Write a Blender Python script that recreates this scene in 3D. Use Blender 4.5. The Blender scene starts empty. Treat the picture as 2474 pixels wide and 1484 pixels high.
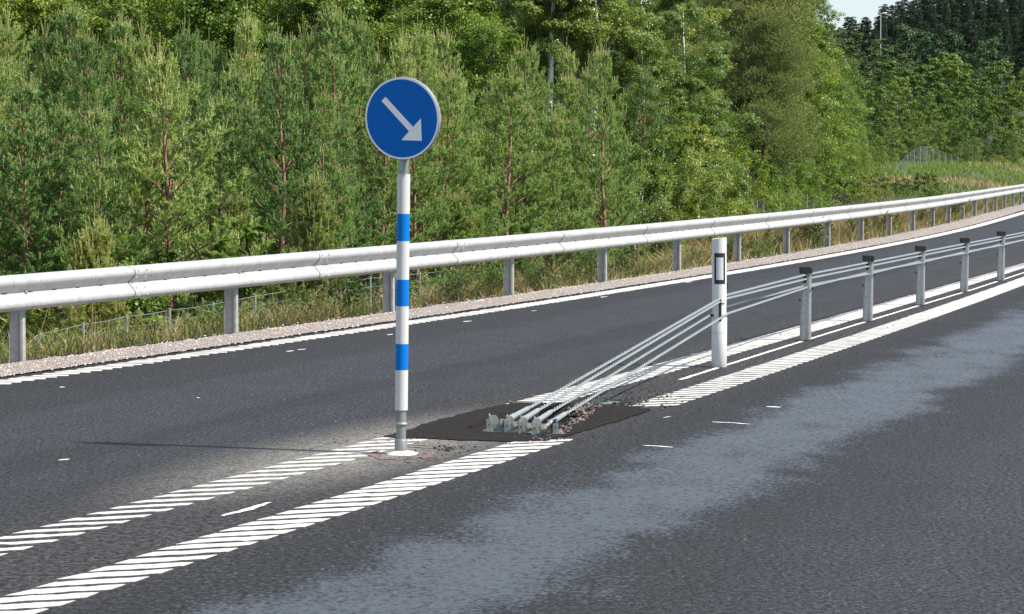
import bpy, math, random
import numpy as np
from mathutils import Vector, Matrix, Euler
from mathutils.geometry import delaunay_2d_cdt

random.seed(7); RNG = np.random.default_rng(7)
R = math.radians
SC = bpy.context.scene
COL = SC.collection

# ------------------------------------------------------------------ camera, light, exposure
CAM_H = 1.8
FOC = 6000.0                      # focal length in units of a 2473.4 wide picture
PITCH = math.atan(359.0 / FOC)
cam_d = bpy.data.cameras.new('camera'); cam = bpy.data.objects.new('camera', cam_d); COL.objects.link(cam)
cam.location = (0, 0, CAM_H); cam.rotation_euler = (math.pi / 2 - PITCH, 0, 0)
cam_d.sensor_width = 36; cam_d.lens = 36 * FOC / 2473.4; cam_d.clip_start = 0.1; cam_d.clip_end = 6000
SC.camera = cam

SUN_EL, SUN_DIR = R(47), Vector((0.953, -0.30))       # horizontal direction towards the sun
w = bpy.data.worlds.new('World'); SC.world = w; w.use_nodes = True
nt = w.node_tree; N = nt.nodes; N.clear()
out = N.new('ShaderNodeOutputWorld'); bg = N.new('ShaderNodeBackground'); sky = N.new('ShaderNodeTexSky')
sky.sky_type = 'NISHITA'; sky.sun_disc = False; sky.sun_elevation = SUN_EL
sky.sun_rotation = math.atan2(SUN_DIR.x, SUN_DIR.y); sky.air_density = 1.0; sky.dust_density = .4; sky.ozone_density = 1.2
tc = N.new('ShaderNodeTexCoord'); mp = N.new('ShaderNodeMapping'); mp.inputs['Scale'].default_value = (1, 1, 2.6)
nz = N.new('ShaderNodeTexNoise'); nz.inputs['Scale'].default_value = 2.3; nz.inputs['Detail'].default_value = 7; nz.inputs['Roughness'].default_value = .58
cr = N.new('ShaderNodeValToRGB'); cr.color_ramp.elements[0].position = .38; cr.color_ramp.elements[1].position = .60
mx = N.new('ShaderNodeMix'); mx.data_type = 'RGBA'; mx.inputs['B'].default_value = (5.3, 6.1, 7.2, 1)
nt.links.new(tc.outputs['Generated'], mp.inputs['Vector']); nt.links.new(mp.outputs[0], nz.inputs['Vector'])
nt.links.new(nz.outputs['Fac'], cr.inputs[0]); nt.links.new(cr.outputs[0], mx.inputs['Factor'])
nt.links.new(sky.outputs[0], mx.inputs['A']); nt.links.new(mx.outputs['Result'], bg.inputs[0])
bg.inputs[1].default_value = 0.088; nt.links.new(bg.outputs[0], out.inputs[0])

sd = bpy.data.lights.new('sun', 'SUN'); sun = bpy.data.objects.new('sun', sd); COL.objects.link(sun)
sd.energy = 4.6; sd.angle = R(0.5); sd.color = (1.0, .95, .86)
_d = Vector((SUN_DIR.x * math.cos(SUN_EL), SUN_DIR.y * math.cos(SUN_EL), math.sin(SUN_EL))).normalized()
sun.rotation_euler = _d.to_track_quat('Z', 'Y').to_euler(); sun.location = (30, -20, 40)
SC.view_settings.view_transform = 'Standard'; SC.view_settings.look = 'None'
SC.view_settings.exposure = 0.8; SC.view_settings.gamma = 1
SC.cycles.max_bounces = 6; SC.cycles.transparent_max_bounces = 4
SC.cycles.diffuse_bounces = 3; SC.cycles.glossy_bounces = 2; SC.cycles.transmission_bounces = 3

# ------------------------------------------------------------------ helpers
def G(px, py, z=0.0):
    """ground point seen at a picture position (2473 x 1484 units)"""
    u = (px - 1236.5) / FOC; v = -(py - 742.0) / FOC
    dx, dy, dz = u, math.cos(PITCH) + v * math.sin(PITCH), -math.sin(PITCH) + v * math.cos(PITCH)
    t = (z - CAM_H) / dz
    return (dx * t, dy * t, z)

def ZT(py, d): return CAM_H - (py - 383.0) * d / FOC
def XT(px, d): return (px - 1236.5) * d / FOC
def sm(x, a, b):
    t = np.clip((x - a) / (b - a), 0, 1); return t * t * (3 - 2 * t)

class MB:
    """collects blocks of same-sized faces; build() links them as ONE mesh object"""
    def __init__(s): s.b = []; s.n = 0
    def add(s, V, F, mat=0, smooth=False):
        V = np.asarray(V, float).reshape(-1, 3); F = np.asarray(F, np.int64)
        if len(F) == 0: return s
        s.b.append((V, F + s.n, mat, smooth)); s.n += len(V); return s
    def box(s, c, size, rot=0, mat=0, bevel=0.0, M=None):
        x, y, z = [q / 2 for q in size]
        V = np.array([(sx * x, sy * y, sz * z) for sz in (-1, 1) for sx, sy in ((-1, -1), (1, -1), (1, 1), (-1, 1))], float)
        if M is not None: V = V @ np.array(M.to_3x3()).T
        elif rot:
            c_, s_ = math.cos(rot), math.sin(rot); V = np.c_[V[:, 0] * c_ - V[:, 1] * s_, V[:, 0] * s_ + V[:, 1] * c_, V[:, 2]]
        V = V + np.array(c, float)
        F = [(3, 2, 1, 0), (4, 5, 6, 7), (0, 1, 5, 4), (1, 2, 6, 5), (2, 3, 7, 6), (3, 0, 4, 7)]
        return s.add(V, F, mat)
    def tube(s, P, r, n=8, mat=0, caps=True, smooth=True):
        P = np.asarray(P, float); k = len(P); r = np.broadcast_to(np.asarray(r, float), (k,))
        T = np.gradient(P, axis=0); T /= np.linalg.norm(T, axis=1)[:, None] + 1e-12
        ref = np.array([0, 0, 1.0]) if abs(T[:, 2]).mean() < .8 else np.array([1.0, 0, 0])
        A = np.cross(T, ref); A /= np.linalg.norm(A, axis=1)[:, None] + 1e-12; B = np.cross(A, T)
        a = np.arange(n) * 2 * math.pi / n
        V = P[:, None] + (A[:, None] * np.cos(a)[None, :, None] + B[:, None] * np.sin(a)[None, :, None]) * r[:, None, None]
        i = np.arange(k - 1)[:, None] * n; j = np.arange(n)[None]; j2 = (j + 1) % n
        F = np.stack([i + j, i + n + j, i + n + j2, i + j2], -1).reshape(-1, 4)
        base = s.n
        s.add(V.reshape(-1, 3), F, mat, smooth)
        if caps:
            for e, fl in ((0, 0), (k - 1, 1)):
                ring = V[e]; c = ring.mean(0)
                VV = np.vstack([ring, c]); FF = [(q, (q + 1) % n, n) if fl == 0 else ((q + 1) % n, q, n) for q in range(n)]
                s.add(VV, FF, mat)
        return s
    def prism(s, pts, z0, z1, mat=0, smooth=False):
        """closed 2D outline (x,y) extruded in z, convex-ish fans by cdt"""
        n = len(pts); V = [(x, y, z0) for x, y in pts] + [(x, y, z1) for x, y in pts]
        s.add(V, [(i, (i + 1) % n, n + (i + 1) % n, n + i) for i in range(n)], mat, smooth)
        r = delaunay_2d_cdt([Vector(p) for p in pts], [], [list(range(n))], 1, 1e-6)
        vv = [(v.x, v.y) for v in r[0]]; T = [tuple(f) for f in r[2]]
        T3 = [t for t in T if len(t) == 3]
        s.add([(x, y, z1) for x, y in vv], T3, mat); s.add([(x, y, z0) for x, y in vv], [t[::-1] for t in T3], mat)
        return s
    def build(s, name, mats, parent=None, loc=None):
        me = bpy.data.meshes.new(name)
        V = np.concatenate([b[0] for b in s.b]).astype(np.float32)
        fl = np.concatenate([b[1].ravel() for b in s.b]).astype(np.int32)
        cnt = np.concatenate([np.full(len(b[1]), b[1].shape[1]) for b in s.b]).astype(np.int32)
        mi = np.concatenate([np.full(len(b[1]), b[2]) for b in s.b]).astype(np.int32)
        sf = np.concatenate([np.full(len(b[1]), b[3]) for b in s.b])
        st = np.concatenate([[0], np.cumsum(cnt)[:-1]]).astype(np.int32)
        me.vertices.add(len(V)); me.vertices.foreach_set('co', V.ravel())
        me.loops.add(len(fl)); me.loops.foreach_set('vertex_index', fl)
        me.polygons.add(len(cnt)); me.polygons.foreach_set('loop_start', st); me.polygons.foreach_set('loop_total', cnt)
        me.polygons.foreach_set('material_index', mi); me.polygons.foreach_set('use_smooth', sf)
        me.update(calc_edges=True); me.validate()
        for m in (mats if isinstance(mats, (list, tuple)) else [mats]): me.materials.append(m)
        o = bpy.data.objects.new(name, me); COL.objects.link(o)
        if parent: o.parent = parent
        if loc is not None: o.location = loc
        return o

def tag(o, label=None, cat=None, group=None, kind=None):
    if label: o['label'] = label
    if cat: o['category'] = cat
    if group: o['group'] = group
    if kind: o['kind'] = kind
    return o
def empty(name, loc, label, cat, group=None, rz=0):
    o = bpy.data.objects.new(name, None); COL.objects.link(o); o.empty_display_size = .2
    o.location = loc; o.rotation_euler = (0, 0, rz); return tag(o, label, cat, group)
def copy_tree(o, parent=None):
    c = o.copy(); COL.objects.link(c); c.parent = parent
    for ch in list(o.children): copy_tree(ch, c)
    return c

# ------------------------------------------------------------------ materials
def new_mat(name):
    m = bpy.data.materials.new(name); m.use_nodes = True
    nt = m.node_tree; b = nt.nodes['Principled BSDF']; return m, nt, b
class NT:
    def __init__(s, nt): s.nt = nt
    def link(s, a, b): s.nt.links.new(a, b)
    def setin(s, sock, v):
        if isinstance(v, bpy.types.NodeSocket): s.link(v, sock)
        else: sock.default_value = v
    def math(s, op, a, b=0.0, c=None, clamp=False):
        n = s.nt.nodes.new('ShaderNodeMath'); n.operation = op; n.use_clamp = clamp
        s.setin(n.inputs[0], a); s.setin(n.inputs[1], b)
        if c is not None: s.setin(n.inputs[2], c)
        return n.outputs[0]
    def mapr(s, v, a, b, c=0., d=1., smooth=True):
        n = s.nt.nodes.new('ShaderNodeMapRange'); n.interpolation_type = 'SMOOTHSTEP' if smooth else 'LINEAR'
        s.setin(n.inputs[0], v)
        for i, q in enumerate((a, b, c, d)): n.inputs[1 + i].default_value = q
        return n.outputs[0]
    def noise(s, vec, scale, detail=4, rough=.5, dist=0):
        n = s.nt.nodes.new('ShaderNodeTexNoise'); s.link(vec, n.inputs['Vector'])
        n.inputs['Scale'].default_value = scale; n.inputs['Detail'].default_value = detail
        n.inputs['Roughness'].default_value = rough; n.inputs['Distortion'].default_value = dist; return n.outputs['Fac']
    def voro(s, vec, scale, feature='F1'):
        n = s.nt.nodes.new('ShaderNodeTexVoronoi'); n.feature = feature; s.link(vec, n.inputs['Vector']); n.inputs['Scale'].default_value = scale; return n
    def mapping(s, vec, scale=(1, 1, 1), rot=(0, 0, 0), loc=(0, 0, 0)):
        n = s.nt.nodes.new('ShaderNodeMapping'); s.link(vec, n.inputs[0]); n.inputs['Scale'].default_value = scale
        n.inputs['Rotation'].default_value = rot; n.inputs['Location'].default_value = loc; return n.outputs[0]
    def obj(s): return s.nt.nodes.new('ShaderNodeTexCoord').outputs['Object']
    def geo(s, k='Position'): return s.nt.nodes.new('ShaderNodeNewGeometry').outputs[k]
    def mix(s, f, a, b, mode='MIX'):
        n = s.nt.nodes.new('ShaderNodeMix'); n.data_type = 'RGBA'; n.blend_type = mode
        s.setin(n.inputs['Factor'], f)
        for k, v in (('A', a), ('B', b)):
            if isinstance(v, bpy.types.NodeSocket): s.link(v, n.inputs[k])
            else: n.inputs[k].default_value = (*v, 1)
        return n.outputs['Result']
    def ramp(s, f, els):
        n = s.nt.nodes.new('ShaderNodeValToRGB'); s.link(f, n.inputs[0]); e = n.color_ramp.elements
        while len(e) < len(els): e.new(.5)
        for q, (p, c) in zip(e, els): q.position = p; q.color = (*c, 1)
        return n.outputs[0]
    def bump(s, h, strength, dist, b, normal=None):
        n = s.nt.nodes.new('ShaderNodeBump'); s.link(h, n.inputs['Height']); s.setin(n.inputs['Strength'], strength); n.inputs['Distance'].default_value = dist
        if normal is not None: s.link(normal, n.inputs['Normal'])
        if b is not None: s.link(n.outputs[0], b.inputs['Normal'])
        return n.outputs[0]

def simple(name, col, rough=.5, metal=0., var=.12, scale=30, bump=0., spec=.5):
    m, nt, b = new_mat(name); q = NT(nt); o = q.obj()
    n = q.noise(o, scale, 5, .6)
    c = q.mix(n, [x * (1 - var) for x in col], [min(1, x * (1 + var)) for x in col])
    q.link(c, b.inputs['Base Color']); b.inputs['Roughness'].default_value = rough; b.inputs['Metallic'].default_value = metal
    b.inputs['Specular IOR Level'].default_value = spec
    if bump: q.bump(n, .5, bump, b)
    return m

def galv(name, col=(.56, .57, .57), metal=.35, rough=.5, spangle=35, streak=True, var=.2):
    m, nt, b = new_mat(name); q = NT(nt); o = q.obj()
    v = q.voro(o, spangle); n1 = q.noise(q.mapping(o, (6, 6, 1.2)), 6, 5, .65)
    c = q.mix(v.outputs['Color'], [x * (1 - var) for x in col], [min(1, x * (1 + var * .6)) for x in col])
    if streak: c = q.mix(q.mapr(n1, .5, .72), c, [x * .68 for x in col])
    q.link(c, b.inputs['Base Color']); b.inputs['Metallic'].default_value = metal
    q.link(q.mapr(n1, .3, .7, rough - .08, rough + .12), b.inputs['Roughness']); return m

COEF = (-.00076, .39318, -5.65)      # lower edge of the near centre marking: X = a Y2 + b Y + c
def asphalt(name, patch=False):
    m, nt, b = new_mat(name); q = NT(nt); P = q.geo()
    sx = nt.nodes.new('ShaderNodeSeparateXYZ'); q.link(P, sx.inputs[0]); X, Y = sx.outputs[0], sx.outputs[1]
    lat = q.math('MULTIPLY', q.math('SUBTRACT', X, q.math('MULTIPLY_ADD', q.math('MULTIPLY', Y, Y), COEF[0], q.math('MULTIPLY_ADD', Y, COEF[1], COEF[2]))), .935)
    big = q.noise(q.mapping(P, (1, .35, 1), (0, 0, R(-20))), 1.3, 4, .55)
    lat2 = q.math('ADD', lat, q.math('MULTIPLY', q.math('SUBTRACT', big, .5), .9))
    def band(a0, a1, b0, b1):
        return q.math('MULTIPLY', q.mapr(lat2, a0, a1), q.mapr(lat2, b0, b1, 1, 0))
    ag = q.voro(P, 95); ag2 = q.voro(P, 210); fine = q.noise(P, 160, 4, .7); mid = q.noise(P, 22, 5, .68); mid2 = q.noise(q.mapping(P, loc=(9, 4, 1)), 7, 6, .7)
    sepc = nt.nodes.new('ShaderNodeSeparateColor'); q.link(ag.outputs['Color'], sepc.inputs[0])
    cellr = sepc.outputs[0]
    if patch:
        base = q.mix(fine, (.009, .0085, .008), (.052, .047, .045))
        base = q.mix(q.mapr(cellr, .994, .997), base, (.16, .135, .12))
        q.link(base, b.inputs['Base Color']); b.inputs['Roughness'].default_value = .95; b.inputs['Specular IOR Level'].default_value = .04
        q.bump(q.math('ADD', q.math('MULTIPLY', ag.outputs['Distance'], -.6), fine), .9, .012, b); return m
    dark = q.mix(cellr, (.009, .009, .0105), (.050, .048, .050))
    dark = q.mix(q.mapr(fine, .35, .7), dark, (.066, .063, .065))
    dark = q.mix(q.mapr(mid, .40, .62, .55, 0), dark, (.004, .004, .005))
    # worn smooth wheel tracks; their bluish tint paints in the reflected sky
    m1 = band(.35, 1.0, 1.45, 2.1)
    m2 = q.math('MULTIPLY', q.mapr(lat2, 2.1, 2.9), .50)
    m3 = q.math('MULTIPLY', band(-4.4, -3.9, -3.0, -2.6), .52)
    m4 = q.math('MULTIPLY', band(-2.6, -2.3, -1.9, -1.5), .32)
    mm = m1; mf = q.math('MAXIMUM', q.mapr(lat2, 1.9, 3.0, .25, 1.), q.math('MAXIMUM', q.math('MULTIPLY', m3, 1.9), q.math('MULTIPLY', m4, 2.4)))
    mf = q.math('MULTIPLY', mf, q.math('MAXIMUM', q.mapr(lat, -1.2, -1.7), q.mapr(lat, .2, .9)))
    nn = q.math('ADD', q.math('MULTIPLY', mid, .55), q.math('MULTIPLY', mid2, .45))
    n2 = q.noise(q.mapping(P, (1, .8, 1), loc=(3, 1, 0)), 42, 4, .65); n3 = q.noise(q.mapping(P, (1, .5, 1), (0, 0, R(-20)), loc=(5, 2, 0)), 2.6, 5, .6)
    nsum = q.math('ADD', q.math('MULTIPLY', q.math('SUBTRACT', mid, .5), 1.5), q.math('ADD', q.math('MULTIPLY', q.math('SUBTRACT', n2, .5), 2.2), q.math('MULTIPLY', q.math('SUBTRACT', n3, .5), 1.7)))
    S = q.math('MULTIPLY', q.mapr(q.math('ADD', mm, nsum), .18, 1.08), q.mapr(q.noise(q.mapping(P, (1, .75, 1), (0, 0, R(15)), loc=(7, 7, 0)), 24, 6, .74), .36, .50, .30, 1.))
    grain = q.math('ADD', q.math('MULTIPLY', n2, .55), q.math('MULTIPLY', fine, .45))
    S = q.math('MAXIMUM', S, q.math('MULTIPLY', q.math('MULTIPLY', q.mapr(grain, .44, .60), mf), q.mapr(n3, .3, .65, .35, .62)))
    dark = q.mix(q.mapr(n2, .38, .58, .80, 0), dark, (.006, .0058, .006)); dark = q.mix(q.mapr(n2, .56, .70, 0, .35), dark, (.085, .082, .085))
    base = q.mix(q.math('MULTIPLY', S, .78), dark, q.mix(fine, (.048, .057, .070), (.072, .083, .098)))  # blue-grey on the worn tracks is sky sheen put into the base colour
    # pale road dust along the median near the sign and the freshly laid patch
    dx = q.math('SUBTRACT', Y, 15.4); dl = q.math('ADD', lat, 1.0)
    rr = q.math('SQRT', q.math('ADD', q.math('POWER', q.math('MULTIPLY', dx, .42), 2.), q.math('POWER', q.math('MULTIPLY', dl, 1.5), 2.)))
    dust = q.math('MULTIPLY', q.mapr(rr, .1, 1.5, 1, 0), q.mapr(nn, .30, .58))
    med = q.math('MULTIPLY', q.math('MULTIPLY', q.mapr(lat, -1.9, -1.0), q.mapr(lat, -.3, .3, 1, 0)), .14)
    dust = q.math('MAXIMUM', dust, q.math('MULTIPLY', med, q.mapr(mid, .4, .6)))
    dust = q.math('MULTIPLY', dust, q.mapr(grain, .40, .56, .35, 1.))
    base = q.mix(q.math('MULTIPLY', dust, .95), base, q.mix(fine, (.19, .175, .155), (.42, .39, .35)))
    # scuffs and pale specks
    sc_ = q.noise(q.mapping(P, (1, 3.2, 1), (0, 0, R(12))), 9, 6, .75)
    scm = q.math('MULTIPLY', q.mapr(sc_, .66, .74), q.math('MULTIPLY', q.mapr(lat, -2.6, -1.4), q.mapr(lat, .1, .8, 1, 0)))
    base = q.mix(q.math('MULTIPLY', scm, .5), base, (.33, .29, .26))
    base = q.mix(q.mapr(cellr, .996, .998), base, (.16, .15, .14))
    q.link(base, b.inputs['Base Color'])
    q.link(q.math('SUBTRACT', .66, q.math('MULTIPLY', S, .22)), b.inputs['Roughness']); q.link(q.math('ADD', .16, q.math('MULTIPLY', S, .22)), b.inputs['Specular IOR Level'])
    h = q.math('ADD', q.math('MULTIPLY', ag.outputs['Distance'], -.9), q.math('MULTIPLY', fine, .8))
    h = q.math('ADD', h, q.math('ADD', q.math('MULTIPLY', mid, .8), q.math('MULTIPLY', n2, 2.2)))
    q.bump(h, q.math('SUBTRACT', .85, q.math('MULTIPLY', S, .6)), .006, b)
    return m

def marking_mat():
    m, nt, b = new_mat('white road paint'); q = NT(nt); P = q.geo()
    a = q.noise(P, 45, 5, .7); f = q.noise(P, 190, 3, .6); g = q.noise(P, 5, 4, .6)
    c = q.mix(a, (.46, .45, .42), (.60, .59, .565)); c = q.mix(q.mapr(f, .57, .68, 0, .7), c, (.34, .32, .29)); c = q.mix(q.mapr(g, .45, .7, 0, .55), c, (.58, .55, .50))
    q.link(c, b.inputs['Base Color']); b.inputs['Roughness'].default_value = .75; q.bump(f, .5, .004, b); return m
def spray_mat(name, col, a0=.45, a1=.6):
    m, nt, b = new_mat(name); q = NT(nt); P = q.geo(); f = q.noise(P, 110, 5, .75)
    q.link(q.mix(q.mapr(f, a0, a1), (.07, .068, .065), col), b.inputs['Base Color']); b.inputs['Roughness'].default_value = .8; return m

def gravel_mat():
    m, nt, b = new_mat('pink gravel'); q = NT(nt); P = q.geo()
    v = q.voro(P, 58); v2 = q.voro(P, 130); n = q.noise(P, 1.2, 4, .6)
    s = nt.nodes.new('ShaderNodeSeparateColor'); q.link(v.outputs['Color'], s.inputs[0])
    s2 = nt.nodes.new('ShaderNodeSeparateColor'); q.link(v2.outputs['Color'], s2.inputs[0])
    c = q.ramp(s.outputs[0], [(0, (.22, .18, .16)), (.12, (.42, .345, .30)), (.5, (.55, .465, .42)), (.8, (.62, .55, .50)), (1, (.70, .66, .61))])
    c = q.mix(q.mapr(s2.outputs[1], .8, .95, 0, .7), c, (.17, .14, .13))
    c = q.mix(q.mapr(v.outputs['Distance'], .42, .75, 0, .75), c, (.12, .095, .085))
    c = q.mix(q.mapr(n, .35, .7, .0, .3), c, (.42, .36, .30))
    q.link(c, b.inputs['Base Color']); b.inputs['Roughness'].default_value = .9
    q.bump(q.math('ADD', q.math('MULTIPLY', v.outputs['Distance'], -1.), q.math('MULTIPLY', v2.outputs['Distance'], -.4)), 1., .03, b); return m
def soil_mat():
    m, nt, b = new_mat('forest soil and turf'); q = NT(nt); P = q.geo()
    n = q.noise(P, .9, 6, .6); f = q.noise(P, 14, 5, .7)
    c = q.mix(q.mapr(n, .4, .6), (.055, .045, .028), (.05, .07, .022)); c = q.mix(q.mapr(f, .5, .7, 0, .6), c, (.13, .105, .06))
    q.link(c, b.inputs['Base Color']); b.inputs['Roughness'].default_value = .95; q.bump(f, .8, .06, b); return m

def leaf_mat(name, cols, transl=.35, rough=.5, spec=.4, hue=.0):
    """cols: dark, mid, light base colours picked per leaf; a small shift per tree"""
    m = bpy.data.materials.new(name); m.use_nodes = True; nt = m.node_tree; b = nt.nodes['Principled BSDF']; q = NT(nt)
    ri = q.geo('Random Per Island'); oi = nt.nodes.new('ShaderNodeObjectInfo')
    c = q.ramp(ri, [(0, cols[0]), (.5, cols[1]), (1, cols[2])])
    h = nt.nodes.new('ShaderNodeHueSaturation'); q.link(c, h.inputs['Color'])
    q.link(q.mapr(oi.outputs['Random'], 0, 1, .475, .520, False), h.inputs['Hue']); q.link(q.mapr(oi.outputs['Random'], 0, 1, 1.22, .78, False), h.inputs['Value'])
    q.link(h.outputs[0], b.inputs['Base Color']); b.inputs['Roughness'].default_value = rough; b.inputs['Specular IOR Level'].default_value = spec
    t = nt.nodes.new('ShaderNodeBsdfTranslucent'); q.link(q.mix(1., h.outputs[0], (1.25, 1.2, .55), 'MULTIPLY'), t.inputs['Color'])
    ms = nt.nodes.new('ShaderNodeMixShader'); ms.inputs[0].default_value = transl
    q.link(b.outputs[0], ms.inputs[1]); q.link(t.outputs[0], ms.inputs[2]); q.link(ms.outputs[0], nt.nodes['Material Output'].inputs[0]); return m
def bark_mat(name, a, bcol, scale=(14, 14, 3), th=(.4, .6), rough=.85):
    m, nt, b = new_mat(name); q = NT(nt); o = q.obj(); n = q.noise(q.mapping(o, scale), 1.6, 6, .7)
    q.link(q.mix(q.mapr(n, *th), a, bcol), b.inputs['Base Color']); b.inputs['Roughness'].default_value = rough; q.bump(n, .8, .02, b); return m

M = dict(
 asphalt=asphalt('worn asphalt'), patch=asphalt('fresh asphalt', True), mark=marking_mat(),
 dab=spray_mat('white spray paint', (.78, .78, .76), .3, .5), pink=spray_mat('pink spray paint', (.42, .20, .19), .46, .66), teal=spray_mat('green spray paint', (.12, .34, .28), .42, .6),
 line=spray_mat('thin line paint', (.70, .69, .66), .22, .5),
 gravel=gravel_mat(), soil=soil_mat(),
 rail=galv('galvanised rail', (.40, .41, .41), .15, .5, 9, True, .14), post=galv('galvanised post', (.36, .36, .355), .3, .5, 22),
 bpost=galv('barrier post zinc', (.31, .33, .335), .45, .45, 45), steel=galv('pole zinc', (.26, .275, .27), .5, .42, 30),
 rope=galv('rope zinc', (.27, .305, .315), .25, .5, 60, False), bracket=galv('bracket zinc', (.31, .34, .33), .3, .5, 40),
 nut=simple('dull steel nut', (.42, .39, .34), .42, .6), black=simple('black plastic', (.014, .013, .014), .55, 0, .3, 60, .001),
 hole=simple('dark hole', (.01, .01, .01), .9), white=simple('white plastic', (.58, .58, .58), .42, 0, .05, 14), sleeve=simple('white sleeve', (.50, .50, .495), .38, 0, .04, 14),
 blueband=simple('bright blue film', (.0, .14, .50), .5, 0, .04, 30, 0, .15), blueface=simple('blue reflective sheeting', (.0, .118, .45), .5, 0, .07, 9, 0, .15),
 grey=simple('pale reflective sheeting', (.80, .79, .81), .42, 0, .05, 90), greyr=simple('grey reflector', (.52, .54, .57), .4, 0, .06, 120),
 rim=galv('aluminium rim', (.30, .33, .33), .5, .45, 40), concrete=simple('pale concrete', (.62, .57, .48), .85, 0, .15, 25, .004),
 rubble=simple('broken asphalt', (.17, .13, .12), .9, 0, .6, 38, .02), crumb=simple('asphalt crumbs', (.03, .027, .026), .85, 0, .5, 40), stone=simple('pale pebbles', (.40, .33, .29), .9, 0, .35, 60),
 fence=simple('fence wire', (.22, .25, .245), .55, .3), fpost=galv('fence post zinc', (.25, .29, .29), .3, .5),
)
_BD = M
PINE = leaf_mat('pine needles', [(.12, .215, .070), (.23, .375, .125), (.35, .51, .215)], .45, .5, .35)
CANDLE = leaf_mat('pine candles', [(.31, .35, .13), (.42, .46, .20), (.54, .56, .29)], .28, .55, .3)
BARKP = bark_mat('pine bark', (.12, .07, .05), (.36, .20, .125)); DEADW = bark_mat('dead twigs', (.06, .048, .04), (.17, .145, .12))
ALDER = leaf_mat('alder leaves', [(.09, .15, .02), (.165, .25, .035), (.26, .36, .07)], .38, .42, .4)
LIME = leaf_mat('bright shrub leaves', [(.085, .15, .02), (.15, .235, .03), (.23, .32, .055)], .42, .45, .45)
BIRCH = leaf_mat('birch leaves', [(.11, .165, .028), (.18, .255, .05), (.27, .36, .09)], .40, .4, .5)
OLDP = leaf_mat('old pine needles', [(.15, .20, .05), (.255, .31, .09), (.37, .40, .16)], .2, .55, .4)
SPRUCE = leaf_mat('spruce needles', [(.018, .038, .022), (.032, .060, .033), (.052, .088, .044)], .1, .6, .3)
FARL = leaf_mat('far broadleaf', [(.06, .12, .02), (.12, .21, .035), (.20, .29, .06)], .3, .5, .4)
HILLB = leaf_mat('hillside broadleaf', [(.035, .08, .032), (.06, .125, .05), (.09, .16, .07)], .2, .55, .3)
HILLP = leaf_mat('hillside pine', [(.045, .08, .022), (.08, .125, .035), (.12, .165, .05)], .2, .6, .3)
BARKD = bark_mat('grey bark', (.05, .042, .035), (.15, .13, .11)); BARKB = bark_mat('birch bark', (.05, .048, .045), (.82, .80, .75), (5, 5, 16), (.30, .38))
BARKO = bark_mat('old pine bark', (.10, .05, .03), (.32, .15, .08))
STRAW = leaf_mat('dry grass', [(.27, .19, .10), (.42, .31, .17), (.56, .45, .27)], .35, .6, .3)
GREENG = leaf_mat('green grass', [(.09, .15, .03), (.16, .24, .05), (.26, .33, .09)], .4, .5, .4)
WEED = leaf_mat('weed leaves', [(.045, .10, .018), (.085, .165, .03), (.14, .23, .05)], .38, .45, .45)
FLOW = simple('white umbels', (.75, .75, .68), .8); YEL = simple('yellow petals', (.85, .55, .01), .6)

# ------------------------------------------------------------------ ground, road, gravel verge
def ext(c, Y, Y1=70.):
    Y = np.asarray(Y, float); p = np.polyval(c, np.minimum(Y, Y1)); s = 2 * c[0] * Y1 + c[1]
    p = p + np.maximum(Y - Y1, 0) * s
    lo = np.maximum(8 - Y, 0); return p - lo * (2 * c[0] * 8 + c[1]) + (np.polyval(c, 8) - np.polyval(c, np.minimum(Y, 8))) * (Y < 8)
C_EDGE = (-.00139, .47604, -13.033); C_GIN = (-.00142, .48004, -13.418); C_RAIL = (-.00113, .44719, -13.552)
def xg(Y): return ext(C_GIN, Y, 72.)
def terrain(X, Y):
    X = np.asarray(X, float); Y = np.asarray(Y, float); v = xg(Y) - X
    ditch = -1.45 * sm(v, 1.15, 5.0) - .05 * sm(v, 0, 1.2) - .35 * sm(v, 5, 12)
    bank = (1.25 * sm(Y, 92, 150) + 2.6 * sm(Y, 150, 270)) * sm(v, 1.5, 7)
    h = ditch * (1 - sm(Y, 84, 122)) + bank
    h = h + 17 * sm(Y, 235, 480) * (.45 + .55 * sm(X / np.maximum(Y, 1), .10, .20)) * sm(X / np.maximum(Y, 1), .02, .1) + 40 * sm(Y, 480, 1400) * .6
    h = h + .12 * np.sin(X * .9 + 1.3) * np.sin(Y * .5) * sm(v, 2, 6)
    return np.where(v > 0, h, 0.0)
Ys = np.concatenate([np.arange(-40, 10, 5.), np.arange(10, 90, 1.), np.arange(90, 260, 4.), np.arange(260, 600, 15.), np.array([650, 720, 820, 1000, 1300, 1800, 2600])])
vs = np.concatenate([[0, .04, .5, .95, 1.1, 1.5, 2, 2.5, 3, 3.5, 4, 4.5, 5, 6, 7, 8, 10, 12, 15, 18, 22, 27, 34, 45, 60, 80, 110, 150, 220, 320, 500, 900]])
YY, VV = np.meshgrid(Ys, vs, indexing='ij')
_c = ext(C_GIN, YY, 72.)
XX = _c - VV
ZZ = terrain(XX - 1e-6, YY) - .004
ZZ[:, 0] = -.004
nY, nV = XX.shape
idx = np.arange(nY * nV).reshape(nY, nV)
F = np.stack([idx[:-1, :-1], idx[1:, :-1], idx[1:, 1:], idx[:-1, 1:]], -1).reshape(-1, 4)
Vg = np.stack([XX, YY, ZZ], -1).reshape(-1, 3)
vmid = np.repeat(((vs[:-1] + vs[1:]) / 2)[None], nY - 1, 0).ravel()
b = MB(); b.add(Vg, F, 0, True); g = b.build('ground', [M['soil']]); tag(g, kind='structure')
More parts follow.
